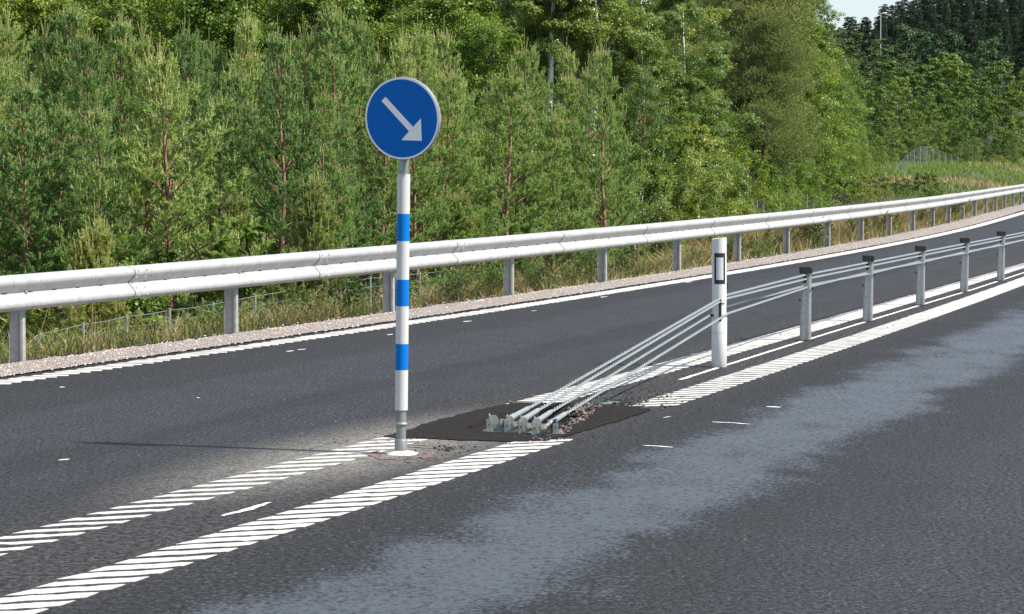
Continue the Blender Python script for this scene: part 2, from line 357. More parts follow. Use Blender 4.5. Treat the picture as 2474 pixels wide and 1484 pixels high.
# gravel verge: its own sheet with an uneven outer edge
b = MB(); yy = np.concatenate([np.arange(8, 95, .25), np.arange(95, 260, 2.)])
wig = .95 + .05 * np.sin(yy * 1.7) + .05 * np.sin(yy * .61 + 1) + .035 * np.sin(yy * 5.3) + RNG.normal(0, .015, len(yy))
cols = []
for t in np.linspace(0, 1, 9):
    x = ext(C_GIN, yy, 72.) - t * (wig * 1.06) + ((.03 + .008 * RNG.normal(size=len(yy))) if t == 0 else 0)
    v = ext(C_GIN, yy, 72.) - x
    z = .012 + terrain(x - .001, yy) * (v > 0) + .03 * math.sin(math.pi * t) - .02 * (t > .95)
    cols.append(np.stack([x, yy, z + (0 if t in (0, 1) else 1) * RNG.normal(0, .006, len(yy))], -1))
Vv = np.stack(cols, 1); n1, n2 = Vv.shape[:2]; idx = np.arange(n1 * n2).reshape(n1, n2)
b.add(Vv.reshape(-1, 3), np.stack([idx[:-1, :-1], idx[1:, :-1], idx[1:, 1:], idx[:-1, 1:]], -1).reshape(-1, 4), 0, True)
gv = b.build('gravel_verge', M['gravel']); tag(gv, kind='structure')

# road sheet with a real hole where the anchor pit is
def P2(l): return [G(x, y)[:2] for x, y in l]
PIT = P2([(1122, 1036), (1148, 1026), (1180, 1014), (1212, 1000), (1250, 990), (1300, 984), (1350, 986), (1385, 980), (1425, 979), (1447, 985), (1428, 1002), (1400, 1019), (1372, 1036), (1352, 1049), (1310, 1054), (1262, 1052), (1215, 1047), (1185, 1046), (1150, 1042)])
PATCH = P2([(925, 1056), (958, 1047), (985, 1040), (1035, 1023), (1088, 1009), (1125, 999), (1160, 991), (1200, 981), (1243, 974), (1300, 974), (1350, 976), (1420, 979), (1493, 982), (1540, 983), (1575, 990), (1560, 997), (1510, 1014), (1460, 1028), (1420, 1040), (1370, 1054), (1320, 1067), (1260, 1068), (1200, 1067), (1100, 1064), (1000, 1059), (960, 1060)])
def jitter(poly, step, amp):
    o = []
    for i, a in enumerate(poly):
        c = poly[(i + 1) % len(poly)]; L = math.dist(a, c); k = max(1, int(L / step))
        for j in range(k):
            t = j / k; o.append((a[0] + (c[0] - a[0]) * t + random.gauss(0, amp), a[1] + (c[1] - a[1]) * t + random.gauss(0, amp)))
    return o
PITJ = jitter(PIT, .045, .006); PATCHJ = jitter(PATCH, .04, .010)
def sheet(name, outer, hole, z, mat, kind='structure', grid=None):
    pts = [Vector(p) for p in outer] + [Vector(p) for p in (hole or [])]
    no, nh = len(outer), len(hole or [])
    faces = [list(range(no))] + ([list(range(no, no + nh))] if nh else [])
    r = delaunay_2d_cdt(pts, [], faces, 1, 1e-7); V = [(v.x, v.y, z) for v in r[0]]; T = []
    def inside(p, poly):
        c = False
        for i in range(len(poly)):
            (x1, y1), (x2, y2) = poly[i], poly[i - 1]
            if (y1 > p[1]) != (y2 > p[1]) and p[0] < (x2 - x1) * (p[1] - y1) / (y2 - y1) + x1: c = not c
        return c
    for f in r[2]:
        c = (sum(V[i][0] for i in f) / 3, sum(V[i][1] for i in f) / 3)
        if hole and inside(c, hole): continue
        a_, b_, c_ = [V[i] for i in f]
        if (b_[0] - a_[0]) * (c_[1] - a_[1]) - (b_[1] - a_[1]) * (c_[0] - a_[0]) < 0: f = f[::-1]
        T.append(f)
    o = MB().add(V, T).build(name, mat); tag(o, kind=kind); return o, V
ye = np.concatenate([np.arange(-40, 8, 4.), np.arange(8, 74, .5), np.arange(74, 260, 6.), np.array([300, 400, 600, 1000, 2600])])
lefts = [(float(x) , float(y)) for x, y in zip(ext(C_GIN, ye, 72.), ye)]
rights = [(float(x) + 19, float(y)) for x, y in zip(ext(C_GIN, ye, 72.), ye)]
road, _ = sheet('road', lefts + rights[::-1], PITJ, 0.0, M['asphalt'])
_, _ = sheet('asphalt_patch', PATCHJ, PITJ, 0.006, M['patch'])
# far ground on the other side of the road
b = MB(); yq = ye
Vr = np.array([[(float(x) + 19 - .5, y, -.02), (float(x) + 22, y, -.6), (float(x) + 60, y, -.5), (float(x) + 900, y, 2)] for x, y in zip(ext(C_GIN, yq, 72.), yq)])
i_ = np.arange(Vr.shape[0] * 4).reshape(-1, 4)
b.add(Vr.reshape(-1, 3), np.stack([i_[:-1, :-1], i_[:-1, 1:], i_[1:, 1:], i_[1:, :-1]], -1).reshape(-1, 4), 0, True); o = b.build('roadside_ground', M['soil']); tag(o, kind='structure')
# the pit: ragged walls and rubble floor
b = MB(); n = len(PITJ); cx_, cy_ = np.mean(PITJ, 0)
rings = []
for k, (sc_, z) in enumerate(((1., .006), (.985, -.02), (.95, -.055), (.90, -.085), (.6, -.09), (.25, -.085))):
    rings.append([(cx_ + (x - cx_) * sc_ + random.gauss(0, .005) * (k > 0), cy_ + (y - cy_) * sc_ + random.gauss(0, .006) * (k > 0), z + random.gauss(0, .006) * (k > 0)) for x, y in PITJ])
Vp = np.array(rings).reshape(-1, 3)
Fp = [(k * n + i, k * n + (i + 1) % n, (k + 1) * n + (i + 1) % n, (k + 1) * n + i) for k in range(5) for i in range(n)]
b.add(Vp, [f[::-1] for f in Fp]); b.add(np.vstack([rings[-1], [(cx_, cy_, -.085)]]), [((i + 1) % n, i, n) for i in range(n)])
o = b.build('anchor_pit', M['patch']); tag(o, kind='structure')

# ------------------------------------------------------------------ road markings (raised thermoplastic stripes)
def stripe(b, a, c, wid, z=.004, seg=None, amp=.004, al=None):
    """a ragged bar from a to c, width measured across it; a low solid slab"""
    a = np.array(a); c = np.array(c); L = np.linalg.norm(c - a); t = (c - a) / L; nrm = np.array([-t[1], t[0]])
    if al is not None: nrm = np.array(al) / float(np.dot(al, nrm))
    k = seg or max(3, int(L / .022)); u = np.linspace(0, 1, k + 1)
    n1 = np.convolve(RNG.normal(0, amp * 1.6, k + 3), [.3, .4, .3], 'valid'); n2 = np.convolve(RNG.normal(0, amp * 1.6, k + 3), [.3, .4, .3], 'valid')
    wv = wid * (1 + RNG.normal(0, .04)); top = a + u[:, None] * (c - a) + nrm * (wv / 2 + n1)[:, None]; bot = a + u[:, None] * (c - a) - nrm * (wv / 2 + n2)[:, None]
    e = abs(np.random.default_rng(int(L * 1e6) % 99991).normal(0, .012, 4))
    top[0] += t * e[0]; bot[0] -= t * e[1]; top[-1] -= t * e[2] * .3; bot[-1] += t * e[3] * .3
    return top, bot
def add_bar(b, a, c, wid, z=.0018, **kw):
    top, bot = stripe(b, a, c, wid, **kw); k = len(top)
    V = np.vstack([np.c_[top, np.full(k, z)], np.c_[bot, np.full(k, z)], np.c_[top, np.full(k, .0)], np.c_[bot, np.full(k, .0)]])
    i = np.arange(k - 1)
    b.add(V, np.vstack([np.stack([k + i, k + i + 1, i + 1, i], -1), np.stack([i, i + 1, 2 * k + i + 1, 2 * k + i], -1), np.stack([3 * k + i, 3 * k + i + 1, k + i + 1, k + i], -1),
                        [[k, 0, 2 * k, 3 * k], [2 * k - 1, 4 * k - 1, 3 * k - 1, k - 1]]]))
def band(cu, cl, y0, y1, pitch, width, dvec, name, dens=None, ymax_ext=75.):
    """stripes starting on curve cu, running along dvec until curve cl"""
    b = MB(); y = y0; i = 0
    while y < y1:
        x = float(ext(cu, y, ymax_ext)); s = float(ext(cu, y + .01, ymax_ext) - x) / .01; base = math.atan2(1, s)
        ang = base + dvec
        d = np.array([math.cos(ang), math.sin(ang)])
        # length to the other edge
        lo, hi = 0., 1.2
        for _ in range(24):
            m = (lo + hi) / 2; p = (x + d[0] * m, y + d[1] * m)
            if p[0] < float(ext(cl, p[1], ymax_ext)): lo = m
            else: hi = m
        w_ = width(y) if callable(width) else width
        far = y > 32
        add_bar(b, (x, y), (x + d[0] * lo, y + d[1] * lo), w_, al=(math.cos(base), math.sin(base)), amp=.0068 if not far else .006, seg=6 if far else None)
        dy = pitch * math.sin(base); y += dy * (1 + RNG.normal(0, .03)); i += 1
    o = b.build(name, M['mark']); tag(o, kind='structure'); return o
CRU, CRL = (-.00075, .39291, -5.9829), (-.00076, .39318, -5.6505)
CLU, CLL = (-.00045, .3868, -6.90875), (-.00075, .40133, -6.71814)
band(CRU, CRL, 5.0, 15.82, .207, lambda y: .101, R(-50), 'road_marking')
band(CRU, CRL, 17.98, 95, .205, lambda y: .080 + .040 * min(1, (y - 18) / 14), R(-50), 'road_marking')
band(CLU, CLL, 5.0, 16.08, .226, .072, R(-50), 'road_marking')
band(CLU, CLL, 18.22, 95, .20, lambda y: .090 + .035 * min(1, (y - 18) / 14), R(-50), 'road_marking')
CEU = (-.00139, .47604, -13.033 - .15); CEL = (-.00139, .47604, -13.033 + .15)
b = MB()
y = 8.
while y < 120:       # edge line: two staggered rows of flat drops
    far = y > 34
    s = float(ext(C_EDGE, y + .01) - ext(C_EDGE, y)) / .01; base = math.atan2(1, s); d = np.array([math.cos(base - R(62)), math.sin(base - R(62))]); al = np.array([math.cos(base), math.sin(base)])
    x = float(ext(CEU, y)); p = np.array([x, y]) + RNG.normal(0, .006, 2)
    hw = .10 if y < 30 else .14
    add_bar(b, p, p + d * .30, hw, seg=4 if far else 8, amp=.008); y += (.155 if y < 40 else .16)
o = b.build('road_marking', M['mark']); tag(o, kind='structure')
b = MB()    # solid remainder of the edge line where the drops run together
yy = np.arange(33, 240, .4); b.add(np.vstack([np.c_[ext(CEU, yy) + .02, yy, np.full(len(yy), .0035)], np.c_[ext(CEL, yy) - .01, yy, np.full(len(yy), .0035)]]),
    [(i, len(yy) + i, len(yy) + i + 1, i + 1) for i in range(len(yy) - 1)]); o = b.build('road_marking', M['mark']); tag(o, kind='structure')
def ribbon(b, P, wid, z=.003, amp=.003, taper=True, step=.03):
    P = np.array(P, float); s = np.r_[0, np.cumsum(np.linalg.norm(np.diff(P, axis=0), axis=1))]; k = max(3, int(s[-1] / step)); t = np.linspace(0, s[-1], k)
    Q = np.c_[np.interp(t, s, P[:, 0]), np.interp(t, s, P[:, 1])]; T = np.gradient(Q, axis=0); T /= np.linalg.norm(T, axis=1)[:, None]; Nn = np.c_[-T[:, 1], T[:, 0]]
    ww = wid / 2 * (np.sin(np.clip(t / s[-1], .03, .97) * math.pi) ** .4 if taper else np.ones(k)); a = RNG.normal(0, amp, k); c = RNG.normal(0, amp, k)
    b.add(np.vstack([np.c_[Q + Nn * (ww + a)[:, None], np.full(k, z)], np.c_[Q - Nn * (ww + c)[:, None], np.full(k, z)]]), [(k + i, k + i + 1, i + 1, i) for i in range(k - 1)])
b = MB()   # thin line under the cable barrier, broken at the posts
ln = [G(*p)[:2] for p in [(1639, 917.7), (1728, 891), (1830, 860.6), (1879, 844), (1960, 819), (2084, 780), (2212, 739), (2323, 709)]]
cl = np.polyfit([p[1] for p in ln], [p[0] for p in ln], 2)
for y0, y1 in ((20.15, 21.3), (21.55, 24.4), (24.7, 27.3), (27.6, 30.3), (30.6, 33.3), (33.6, 36.3), (36.6, 39.4), (39.7, 42.4), (42.7, 45.4), (45.7, 60)):
    yy = np.linspace(y0, y1, 20); xx = np.where(yy < 34, np.polyval(cl, yy), np.polyval(cl, 34) + (yy - 34) * .345); ribbon(b, np.c_[xx, yy], .042, taper=False, amp=.003)
o = b.build('road_marking', M['line']); tag(o, kind='structure')
b = MB()
for l, wd in (([(535, 1247), (575, 1238), (615, 1227), (650, 1215)], .06), ([(1720, 1020.5), (1765, 1022), (1812, 1026)], .035), ([(1553, 1077), (1590, 1079), (1625, 1082)], .035), ([(1850, 983), (1885, 985)], .07),
              ([(143, 936), (157, 936)], .07), ([(142, 1113), (168, 1110)], .05), ([(693, 850), (708, 848)], .06), ([(718, 846), (738, 844)], .05), ([(935, 810), (948, 808)], .05), ([(1118, 778), (1140, 776)], .06),
              ([(1283, 752), (1296, 751)], .06), ([(1450, 719), (1466, 717)], .06), ([(1655, 683), (1672, 681)], .06), ([(475, 962), (482, 962)], .05), ([(1600, 1010), (1622, 1007)], .02)):
    ribbon(b, P2(l), wd * .8, amp=.004)
o = b.build('road_marking', M['dab']); tag(o, kind='structure')
SBX, SBY, _ = G(968, 1097)
b = MB()
ring = lambda a0, a1, rx, ry, dx=0, dy=0: [(SBX + dx + rx * math.cos(a), SBY + dy + ry * math.sin(a)) for a in np.linspace(R(a0), R(a1), 14)]
ribbon(b, ring(150, 320, .17, .30), .05, amp=.01); ribbon(b, ring(-60, 40, .16, .30, .02), .045, amp=.01); ribbon(b, ring(60, 110, .19, .42, .04, .05), .03, amp=.009)
ribbon(b, [(SBX + .03, SBY + .36), (SBX + .18, SBY + .30), (SBX + .29, SBY + .22)], .045, amp=.009); ribbon(b, [(SBX - .24, SBY + .02), (SBX - .12, SBY + .06)], .03, amp=.007)
ribbon(b, [(SBX + .12, SBY - .22), (SBX + .25, SBY - .25)], .04, amp=.007)
o = b.build('road_marking', M['pink']); tag(o, kind='structure')
b = MB(); ribbon(b, P2([(1452, 977), (1480, 973), (1502, 972)]), .12, z=.0035, amp=.015); o = b.build('road_marking', M['teal']); tag(o, kind='structure')

# loose crumbs, rubble and pebbles
def rocks(b, pts, sizes, mat=0):
    base = np.array([(1, 0, 0), (-1, 0, 0), (0, 1, 0), (0, -1, 0), (0, 0, 1), (0, 0, -1)], float)
    f = [(0, 2, 4), (2, 1, 4), (1, 3, 4), (3, 0, 4), (2, 0, 5), (1, 2, 5), (3, 1, 5), (0, 3, 5)]
    n = len(pts)
    A = RNG.uniform(0, 6.28, n); V = base[None] * (1 + RNG.normal(0, .25, (n, 6, 1))) * np.array(sizes)[:, None, None] * np.array([1, .85, .7])
    V = V + RNG.normal(0, .15, V.shape) * np.array(sizes)[:, None, None]
    c, s = np.cos(A)[:, None], np.sin(A)[:, None]; V = np.stack([V[..., 0] * c - V[..., 1] * s, V[..., 0] * s + V[..., 1] * c, V[..., 2]], -1) + np.array(pts)[:, None]
    b.add(V.reshape(-1, 3), (np.array(f)[None] + (np.arange(n) * 6)[:, None, None]).reshape(-1, 3), mat)
b = MB(); pts = []; sz = []
def scat(n, cx, cy, sx, sy, s0, s1, z=.003):
    for _ in range(n): 
        x, y, _z = G(random.gauss(cx, sx), random.gauss(cy, sy)); pts.append((x, y, z + .002)); sz.append(random.uniform(s0, s1))
scat(60, 1085, 1085, 45, 5, .003, .011); scat(14, 1070, 1086, 15, 3, .008, .014); scat(30, 1000, 1110, 40, 8, .003, .007); scat(25, 930, 1070, 60, 8, .003, .008)
scat(90, 1560, 960, 55, 14, .004, .013); scat(60, 1500, 975, 30, 8, .006, .018); scat(40, 1700, 915, 60, 12, .003, .009); scat(60, 2000, 800, 160, 40, .003, .01); scat(30, 1650, 990, 60, 15, .003, .008)
scat(70, 1260, 1062, 130, 6, .003, .007); scat(50, 1400, 1030, 60, 15, .003, .009)
rocks(b, pts, sz, 0); pts = []; sz = []
scat(60, 1310, 1066, 30, 6, .003, .0065); scat(160, 1300, 1150, 450, 110, .0015, .0045); scat(120, 1100, 960, 400, 60, .0015, .005); scat(60, 1500, 970, 60, 18, .003, .006)
rocks(b, pts, sz, 1)
o = b.build('asphalt_crumbs', [M['crumb'], M['stone']]); tag(o, 'dark asphalt crumbs and pale grit scattered around the patch and sign base', 'debris', kind='stuff')
b = MB(); pts = []; sz = []
wall = [(1350, 1050), (1372, 1038), (1400, 1021), (1428, 1003), (1447, 986), (1425, 981), (1385, 984)]
for _ in range(520):
    i = random.randrange(len(wall) - 1); t = random.random(); x = wall[i][0] * (1 - t) + wall[i + 1][0] * t + random.gauss(-8, 7); yv = wall[i][1] * (1 - t) + wall[i + 1][1] * t + random.gauss(0, 3.5)
    a = G(x, yv); pts.append((a[0], a[1], random.uniform(-.05, .006))); sz.append(random.uniform(.006, .024))
for _ in range(260):
    x, yv = random.uniform(1140, 1430), random.uniform(990, 1040); a = G(x, yv); pts.append((a[0], a[1], -.08 + random.uniform(0, .02))); sz.append(random.uniform(.006, .02))
k = len(pts); rocks(b, pts[:k * 2 // 3], sz[:k * 2 // 3], 0); rocks(b, pts[k * 2 // 3:], sz[k * 2 // 3:], 1)
o = b.build('rubble', [M['rubble'], M['crumb']]); tag(o, 'broken asphalt rubble lining the pit around the cable anchors', 'rubble', kind='stuff')
b = MB(); n = 9000; yv = 20 + 62 * RNG.uniform(0, 1, n) ** 1.3; t = np.clip(RNG.normal(.55, .4, n), -.05, 1.25); xv = ext(C_GIN, yv, 72.) - t * 1.0
zv = terrain(xv - .001, yv) + .012 + .03 * np.sin(np.clip(t, 0, 1) * math.pi)
rocks(b, np.stack([xv, yv, zv], -1), RNG.uniform(.005, .014, n), 0)
o = b.build('gravel_stones', [simple('pink granite chips', (.55, .465, .42), .9, 0, .35, 3)]); tag(o, 'loose pinkish gravel stones on the verge under the guardrail', 'gravel', kind='stuff')

# ------------------------------------------------------------------ traffic sign
S = empty('traffic_sign', (SBX, SBY, 0), 'round blue sign with white arrow on a blue and white banded pole', 'traffic sign')
LEAN = math.radians(0.75)
b = MB(); k = 30
out_ = [(.097 * (1 + random.gauss(0, .06)) * math.cos(2 * math.pi * i / k), .097 * (1 + random.gauss(0, .06)) * math.sin(2 * math.pi * i / k)) for i in range(k)]
rr_ = [(1., .0), (.97, .007), (.7, .014), (.42, .022)]
V = [(x * s, y * s, z) for s, z in rr_ for x, y in out_] + [(0, 0, .024)]
b.add(V, [(j * k + i, j * k + (i + 1) % k, (j + 1) * k + (i + 1) % k, (j + 1) * k + i) for j in range(3) for i in range(k)], 0, True)
b.add(V[3 * k:], [(i, (i + 1) % k, k) for i in range(k)], 0)
b.build('concrete_collar', M['concrete'], S)
def lathe(prof, n=32, mat=0):
    b = MB(); a = np.arange(n) * 2 * math.pi / n; V = np.array([[(r * math.cos(t), r * math.sin(t), z) for t in a] for r, z in prof]); kk = len(prof)
    i = np.arange(kk - 1)[:, None] * n; j = np.arange(n)[None]; j2 = (j + 1) % n
    b.add(V.reshape(-1, 3), np.stack([i + j, i + j2, i + n + j2, i + n + j], -1).reshape(-1, 4), mat, True); return b
Mx = Matrix.Rotation(LEAN, 4, 'Y')
def leaned(o): o.rotation_euler = Mx.to_euler(); return o
pole = leaned(lathe([(.0305, .02), (.0305, 1.84), (.0305, 2.24), (0, 2.241)]).build('pole', M['steel'], S))
leaned(lathe([(.0385, .0), (.0385, .088), (.036, .092), (.0306, .093)]).build('base_socket', M['steel'], S))
leaned(lathe([(.0306, .176), (.037, .177), (.040, .183), (.040, .187), (.036, .194), (.0306, .196)]).build('clamp_ring', M['rim'], S))
b = MB(); zb = [(.27, .515, 0), (.515, .675, 1), (.675, .904, 0), (.904, 1.066, 1), (1.066, 1.299, 0), (1.299, 1.465, 1), (1.465, 1.705, 0)]
for z0, z1, m_ in zb:
    t = lathe([(.0392, z0), (.0392, z1)]).b[0]; b.add(t[0], t[1], m_, True)
for z, s in ((.27, 1), (1.705, -1)):
    t = lathe([(.0306, z), (.0392, z)]).b[0]; b.add(t[0], t[1] if s > 0 else t[1][:, ::-1], 0)
leaned(b.build('banded_sleeve', [M['sleeve'], M['blueband']], S))
# disc
DZ = 2.066; DR = .248; YAW = R(-23.3); TILT = R(3)
Rm = Matrix.Rotation(YAW, 4, 'Z') @ Matrix.Rotation(TILT, 4, 'X')
b = MB(); n = 96
prof = [(0.0, .034), (.20, .034), (DR - .004, .032), (DR + .001, .026), (DR + .001, .004), (DR - .003, 0), (DR - .006, .003), (0, .0032)]   # (radius, depth behind the face)
a = np.arange(n) * 2 * math.pi / n
V = np.array([[(r * math.cos(t), y, r * math.sin(t)) for t in a] for r, y in prof]); i = np.arange(len(prof) - 1)[:, None] * n; j = np.arange(n)[None]; j2 = (j + 1) % n
b.add(V.reshape(-1, 3), np.stack([i + j, i + n + j, i + n + j2, i + j2], -1).reshape(-1, 4), 0, False)
dm = b.build('sign_disc', M['rim'], S); dm.location = (.014, -.062, DZ - .026); dm.rotation_euler = Rm.to_euler()
def disc_face(r0, r1, y, m, name):
    b = MB(); V = np.array([[(r * math.cos(t), y, r * math.sin(t)) for t in a] for r in (r0, r1)]); b.add(V.reshape(-1, 3), np.stack([j, j2, n + j2, n + j], -1).reshape(-1, 4)[:, ::-1]); return b.build(name, m, dm)
disc_face(.2352, .2455, -.0006, M['grey'], 'border_ring')
b = MB(); b.add([(.2352 * math.cos(t), -.0004, .2352 * math.sin(t)) for t in a], [tuple(range(n))]); b.build('blue_face', M['blueface'], dm)
def AL(x, y): return ((x - 550) / 425 * .2355, -(y - 676) / 461 * .2355)
ar = [AL(*p) for p in ((312, 467), (635, 828), (540, 930), (785, 940), (782, 677), (685, 775), (360, 418))]
b = MB(); b.add([(x, -.0016, z) for x, z in ar], [(0, 1, 5, 6)]); b.add([(x, -.0016, z) for x, z in ar], [(1, 2, 3), (1, 3, 5), (3, 4, 5)]); b.build('arrow', M['grey'], dm)
for z in (-.10, .10): MB().box((0, .046, z), (.30, .022, .035)).tube([(0, .05, z - .02), (0, .05, z + .02)], .037, 16).build('clamp_bracket', M['steel'], dm)

# ------------------------------------------------------------------ guardrail
rail_y = [10.9]
def rail_pt(s):      # along the fitted curve by arc length from Y0
    return s
yy = np.arange(2, 130, .05); xx = ext(C_RAIL, yy, 74.); ss = np.r_[0, np.cumsum(np.hypot(np.diff(xx), np.diff(yy)))]
def RP(s): return np.array([np.interp(s, ss, xx), np.interp(s, ss, yy)])
s0 = float(np.interp(33.0, yy, ss))      # the post at picture x 1229
GR = empty('guardrail', (float(RP(s0)[0]), float(RP(s0)[1]), 0), 'long galvanised W-beam guardrail on steel posts along the gravel verge', 'guardrail')
O = np.array(GR.location)
prof = [(-.006, .158), (.004, .155), (.03, .145), (.066, .131), (.078, .118), (.082, .10), (.080, .082), (.072, .070), (.036, .030), (.012, .010), (.006, 0), (.012, -.010), (.036, -.030), (.072, -.070), (.080, -.082), (.082, -.10), (.078, -.118), (.066, -.131), (.03, -.145), (.004, -.155), (-.006, -.158)]
RC = .628
def frame_at(s):
    p = RP(s); q = RP(s + .05); t = (q - p) / np.linalg.norm(q - p); nr = np.array([t[1], -t[0]]); return p, t, nr     # nr points to the road
JOFF = 1.93
for k in range(-5, 20):
    a0 = s0 + JOFF - 4 + k * 4 - .16; a1 = s0 + JOFF + k * 4 + .0
    if a0 < 1: continue
    b = MB(); st = np.linspace(a0, a1, 9); rows = []
    for idx_, s in enumerate(st):
        p, t, nr = frame_at(s); off = .006 if idx_ > len(st) - 2 else .001    # far end laps over the next panel
        off = .0075 * (1 - (s - a0) / (a1 - a0))     # near end sits proud of the previous panel
        rows.append([(p[0] + nr[0] * (y + .06 + off), p[1] + nr[1] * (y + .06 + off), RC + z) for y, z in prof])
    V = np.array(rows); back = V.copy()
    for idx_, s in enumerate(st):
        _, _, nr = frame_at(s); back[idx_, :, 0] -= nr[0] * .0035; back[idx_, :, 1] -= nr[1] * .0035
    m_ = V.shape[1]; ii = np.arange(len(st) - 1)[:, None] * m_; jj = np.arange(m_ - 1)[None]
    Fq = np.stack([ii + jj, ii + jj + 1, ii + m_ + jj + 1, ii + m_ + jj], -1).reshape(-1, 4)
    b.add(V.reshape(-1, 3) - O, Fq, 0, True); b.add(back.reshape(-1, 3) - O, Fq[:, ::-1], 0, True)
    for e, rev in ((0, 0), (len(st) - 1, 1)):      # end lips
        VV_ = np.vstack([V[e], back[e]]) - O; FF = [(q, m_ + q, m_ + q + 1, q + 1) for q in range(m_ - 1)]
        b.add(VV_, [f[::-1] for f in FF] if rev else FF, 1)
    # thin shadow gap painted on as dark end lips; the panel end stands 4 mm proud; slots in the valley
    for q in range(9):
        s = a0 + .30 + q * .4; p, t, nr = frame_at(s); c = p + nr * (.0675 + .0075 * (1 - (s - a0) / (a1 - a0)) + .0008); ang = math.atan2(t[1], t[0])
        b.box((c[0] - O[0], c[1] - O[1], RC - O[2]), (.072, .0012, .016), ang, 1)
    pn = b.build('rail_panel', [M['rail'], M['hole']], GR)
    if a0 < s0 + 22:      # splice bolts
        for ds in (.06, .22):
            for zz, yo in ((.118, .079), (.052, .056), (-.052, .056), (-.118, .079)):
                p, t, nr = frame_at(a0 + ds); c = p + nr * (yo + .068); b = MB(); b.tube([(c[0] - O[0], c[1] - O[1], RC + zz), (c[0] - O[0] + nr[0] * .007, c[1] - O[1] + nr[1] * .007, RC + zz)], [.013, .009], 8); b.build('splice_bolt', M['rail'], GR)
for k in range(-5, 20):
    s = s0 + k * 4
    if s < 2: continue
    p, t, nr = frame_at(s); b = MB()
    # sigma section: (towards road, along road)
    sec = [(-.062, -.012), (-.064, .0), (-.058, .006), (-.012, .036), (-.002, .036), (.036, .008), (.044, .004), (.062, .010), (.066, .028), (.066, .052)]
    in_ = [(x - .001 if x < 0 else x, y + .0055) for x, y in sec]; in_ = [(min(x, .0605), y) for x, y in in_]
    W = lambda u, v, z: (p[0] + nr[0] * (u - .03) + t[0] * v - O[0], p[1] + nr[1] * (u - .03) + t[1] * v - O[1], z)
    m_ = len(sec); zt = .70
    V = [W(u, v, z) for z in (-.9, zt) for u, v in sec] + [W(u, v, z) for z in (-.9, zt) for u, v in in_]
    F1 = [(i, i + 1, m_ + i + 1, m_ + i) for i in range(m_ - 1)]; F2 = [(2 * m_ + i + 1, 2 * m_ + i, 3 * m_ + i, 3 * m_ + i + 1) for i in range(m_ - 1)]
    b.add(V, F1); b.add(V, F2); b.add(V, [(m_ + i, m_ + i + 1, 3 * m_ + i + 1, 3 * m_ + i) for i in range(m_ - 1)]); b.add(V, [(0, m_, 3 * m_, 2 * m_), (m_ - 1, 3 * m_ - 1, 4 * m_ - 1, 2 * m_ - 1)])
    po = b.build('rail_post', M['post'], GR)
    b = MB(); c = p + nr * .0675; b.box((c[0] - O[0], c[1] - O[1], RC), (.03, .012, .085), math.atan2(t[1], t[0]))
    c = p + nr * .08; b.tube([(c[0] - O[0], c[1] - O[1], RC), (c[0] - O[0] + nr[0] * .012, c[1] - O[1] + nr[1] * .012, RC)], [.017, .012], 8)
    b.build('mounting_bolt', M['post'], GR)
# small triangular reflector on the rail
p, t, nr = frame_at(s0 + 26.2); c = p + nr * .10
b = MB(); b.add([(c[0] - O[0] - t[0] * .07, c[1] - O[1] - t[1] * .07, RC - .04), (c[0] - O[0] + t[0] * .05, c[1] - O[1] + t[1] * .05, RC - .05), (c[0] - O[0] + t[0] * .05, c[1] - O[1] + t[1] * .05, RC + .05)], [(0, 1, 2)])
c2 = c - nr * .03; b.add([(c2[0] - O[0] - t[0] * .07, c2[1] - O[1] - t[1] * .07, RC - .04), (c2[0] - O[0] + t[0] * .05, c2[1] - O[1] + t[1] * .05, RC - .05), (c2[0] - O[0] + t[0] * .05, c2[1] - O[1] + t[1] * .05, RC + .05)], [(2, 1, 0)])
b.build('rail_reflector', M['greyr'], GR)

# ------------------------------------------------------------------ cable barrier
def bx(y): return .00023 * y * y + .34446 * y - 5.68276
DXY = (1.79, 21.40)
POSTS = [(bx(y), y) for y in (24.53, 27.42, 30.43, 33.45, 36.47, 39.49, 42.5, 45.5)]
# delineator post
D = empty('marker_post', (DXY[0], DXY[1], 0), 'white plastic delineator tube with a black framed reflector, clamped over the cables', 'marker post')
b = lathe([(.0635, .0), (.0665, .004), (.0665, .428), (.0635, .434), (.060, .435)], 40); t_ = lathe([(.0672, .296), (.0672, .300)], 40).b[0]; b.add(t_[0], t_[1], 1, True); b.build('lower_sleeve', [M['white'], simple('joint groove', (.35, .34, .32), .8)], D)
b = MB(); n = 40; a = np.arange(n) * 2 * math.pi / n
lev = np.array([.42, .5, .6, .7, .8, .9, 1.0, 1.115]); V = []
for q, z in enumerate(lev):
    for t in a:
        r = .060 + .003 * (z > .5); zz = z + (.010 * math.cos(t) if q == len(lev) - 1 else 0); V.append((r * math.cos(t) - .006 * (z - .42), r * math.sin(t), zz))
i = np.arange(len(lev) - 1)[:, None] * n; j = np.arange(n)[None]; j2 = (j + 1) % n
b.add(V, np.stack([i + j, i + j2, i + n + j2, i + n + j], -1).reshape(-1, 4), 0, True)
V2 = V[-n:] + [((x) * .9, y * .9, z - .03) for x, y, z in V[-n:]]; b.add(V2, [(q, (q + 1) % n, n + (q + 1) % n, n + q) for q in range(n)]); b.add(V2[n:], [tuple(range(n))])
b.build('upper_tube', M['white'], D)
def curved(x0, x1, z0, z1, r, m, name, par, cx0=0., dz=0.):
    b = MB(); kk = 10; V = []
    for z in (z0, z1):
        for q in range(kk + 1):
            x = x0 + (x1 - x0) * q / kk; V.append((x + cx0 - .006 * (z - .42), -math.sqrt(max(1e-6, r * r - x * x)), z))
    b.add(V, [(q, q + 1, kk + 2 + q, kk + 1 + q) for q in range(kk)], 0, True); return b.build(name, m, par)
PX = lambda x: (x - 1735.5) / 280
PZ = lambda y: (885 - y) / 280 * 1.0 + .003
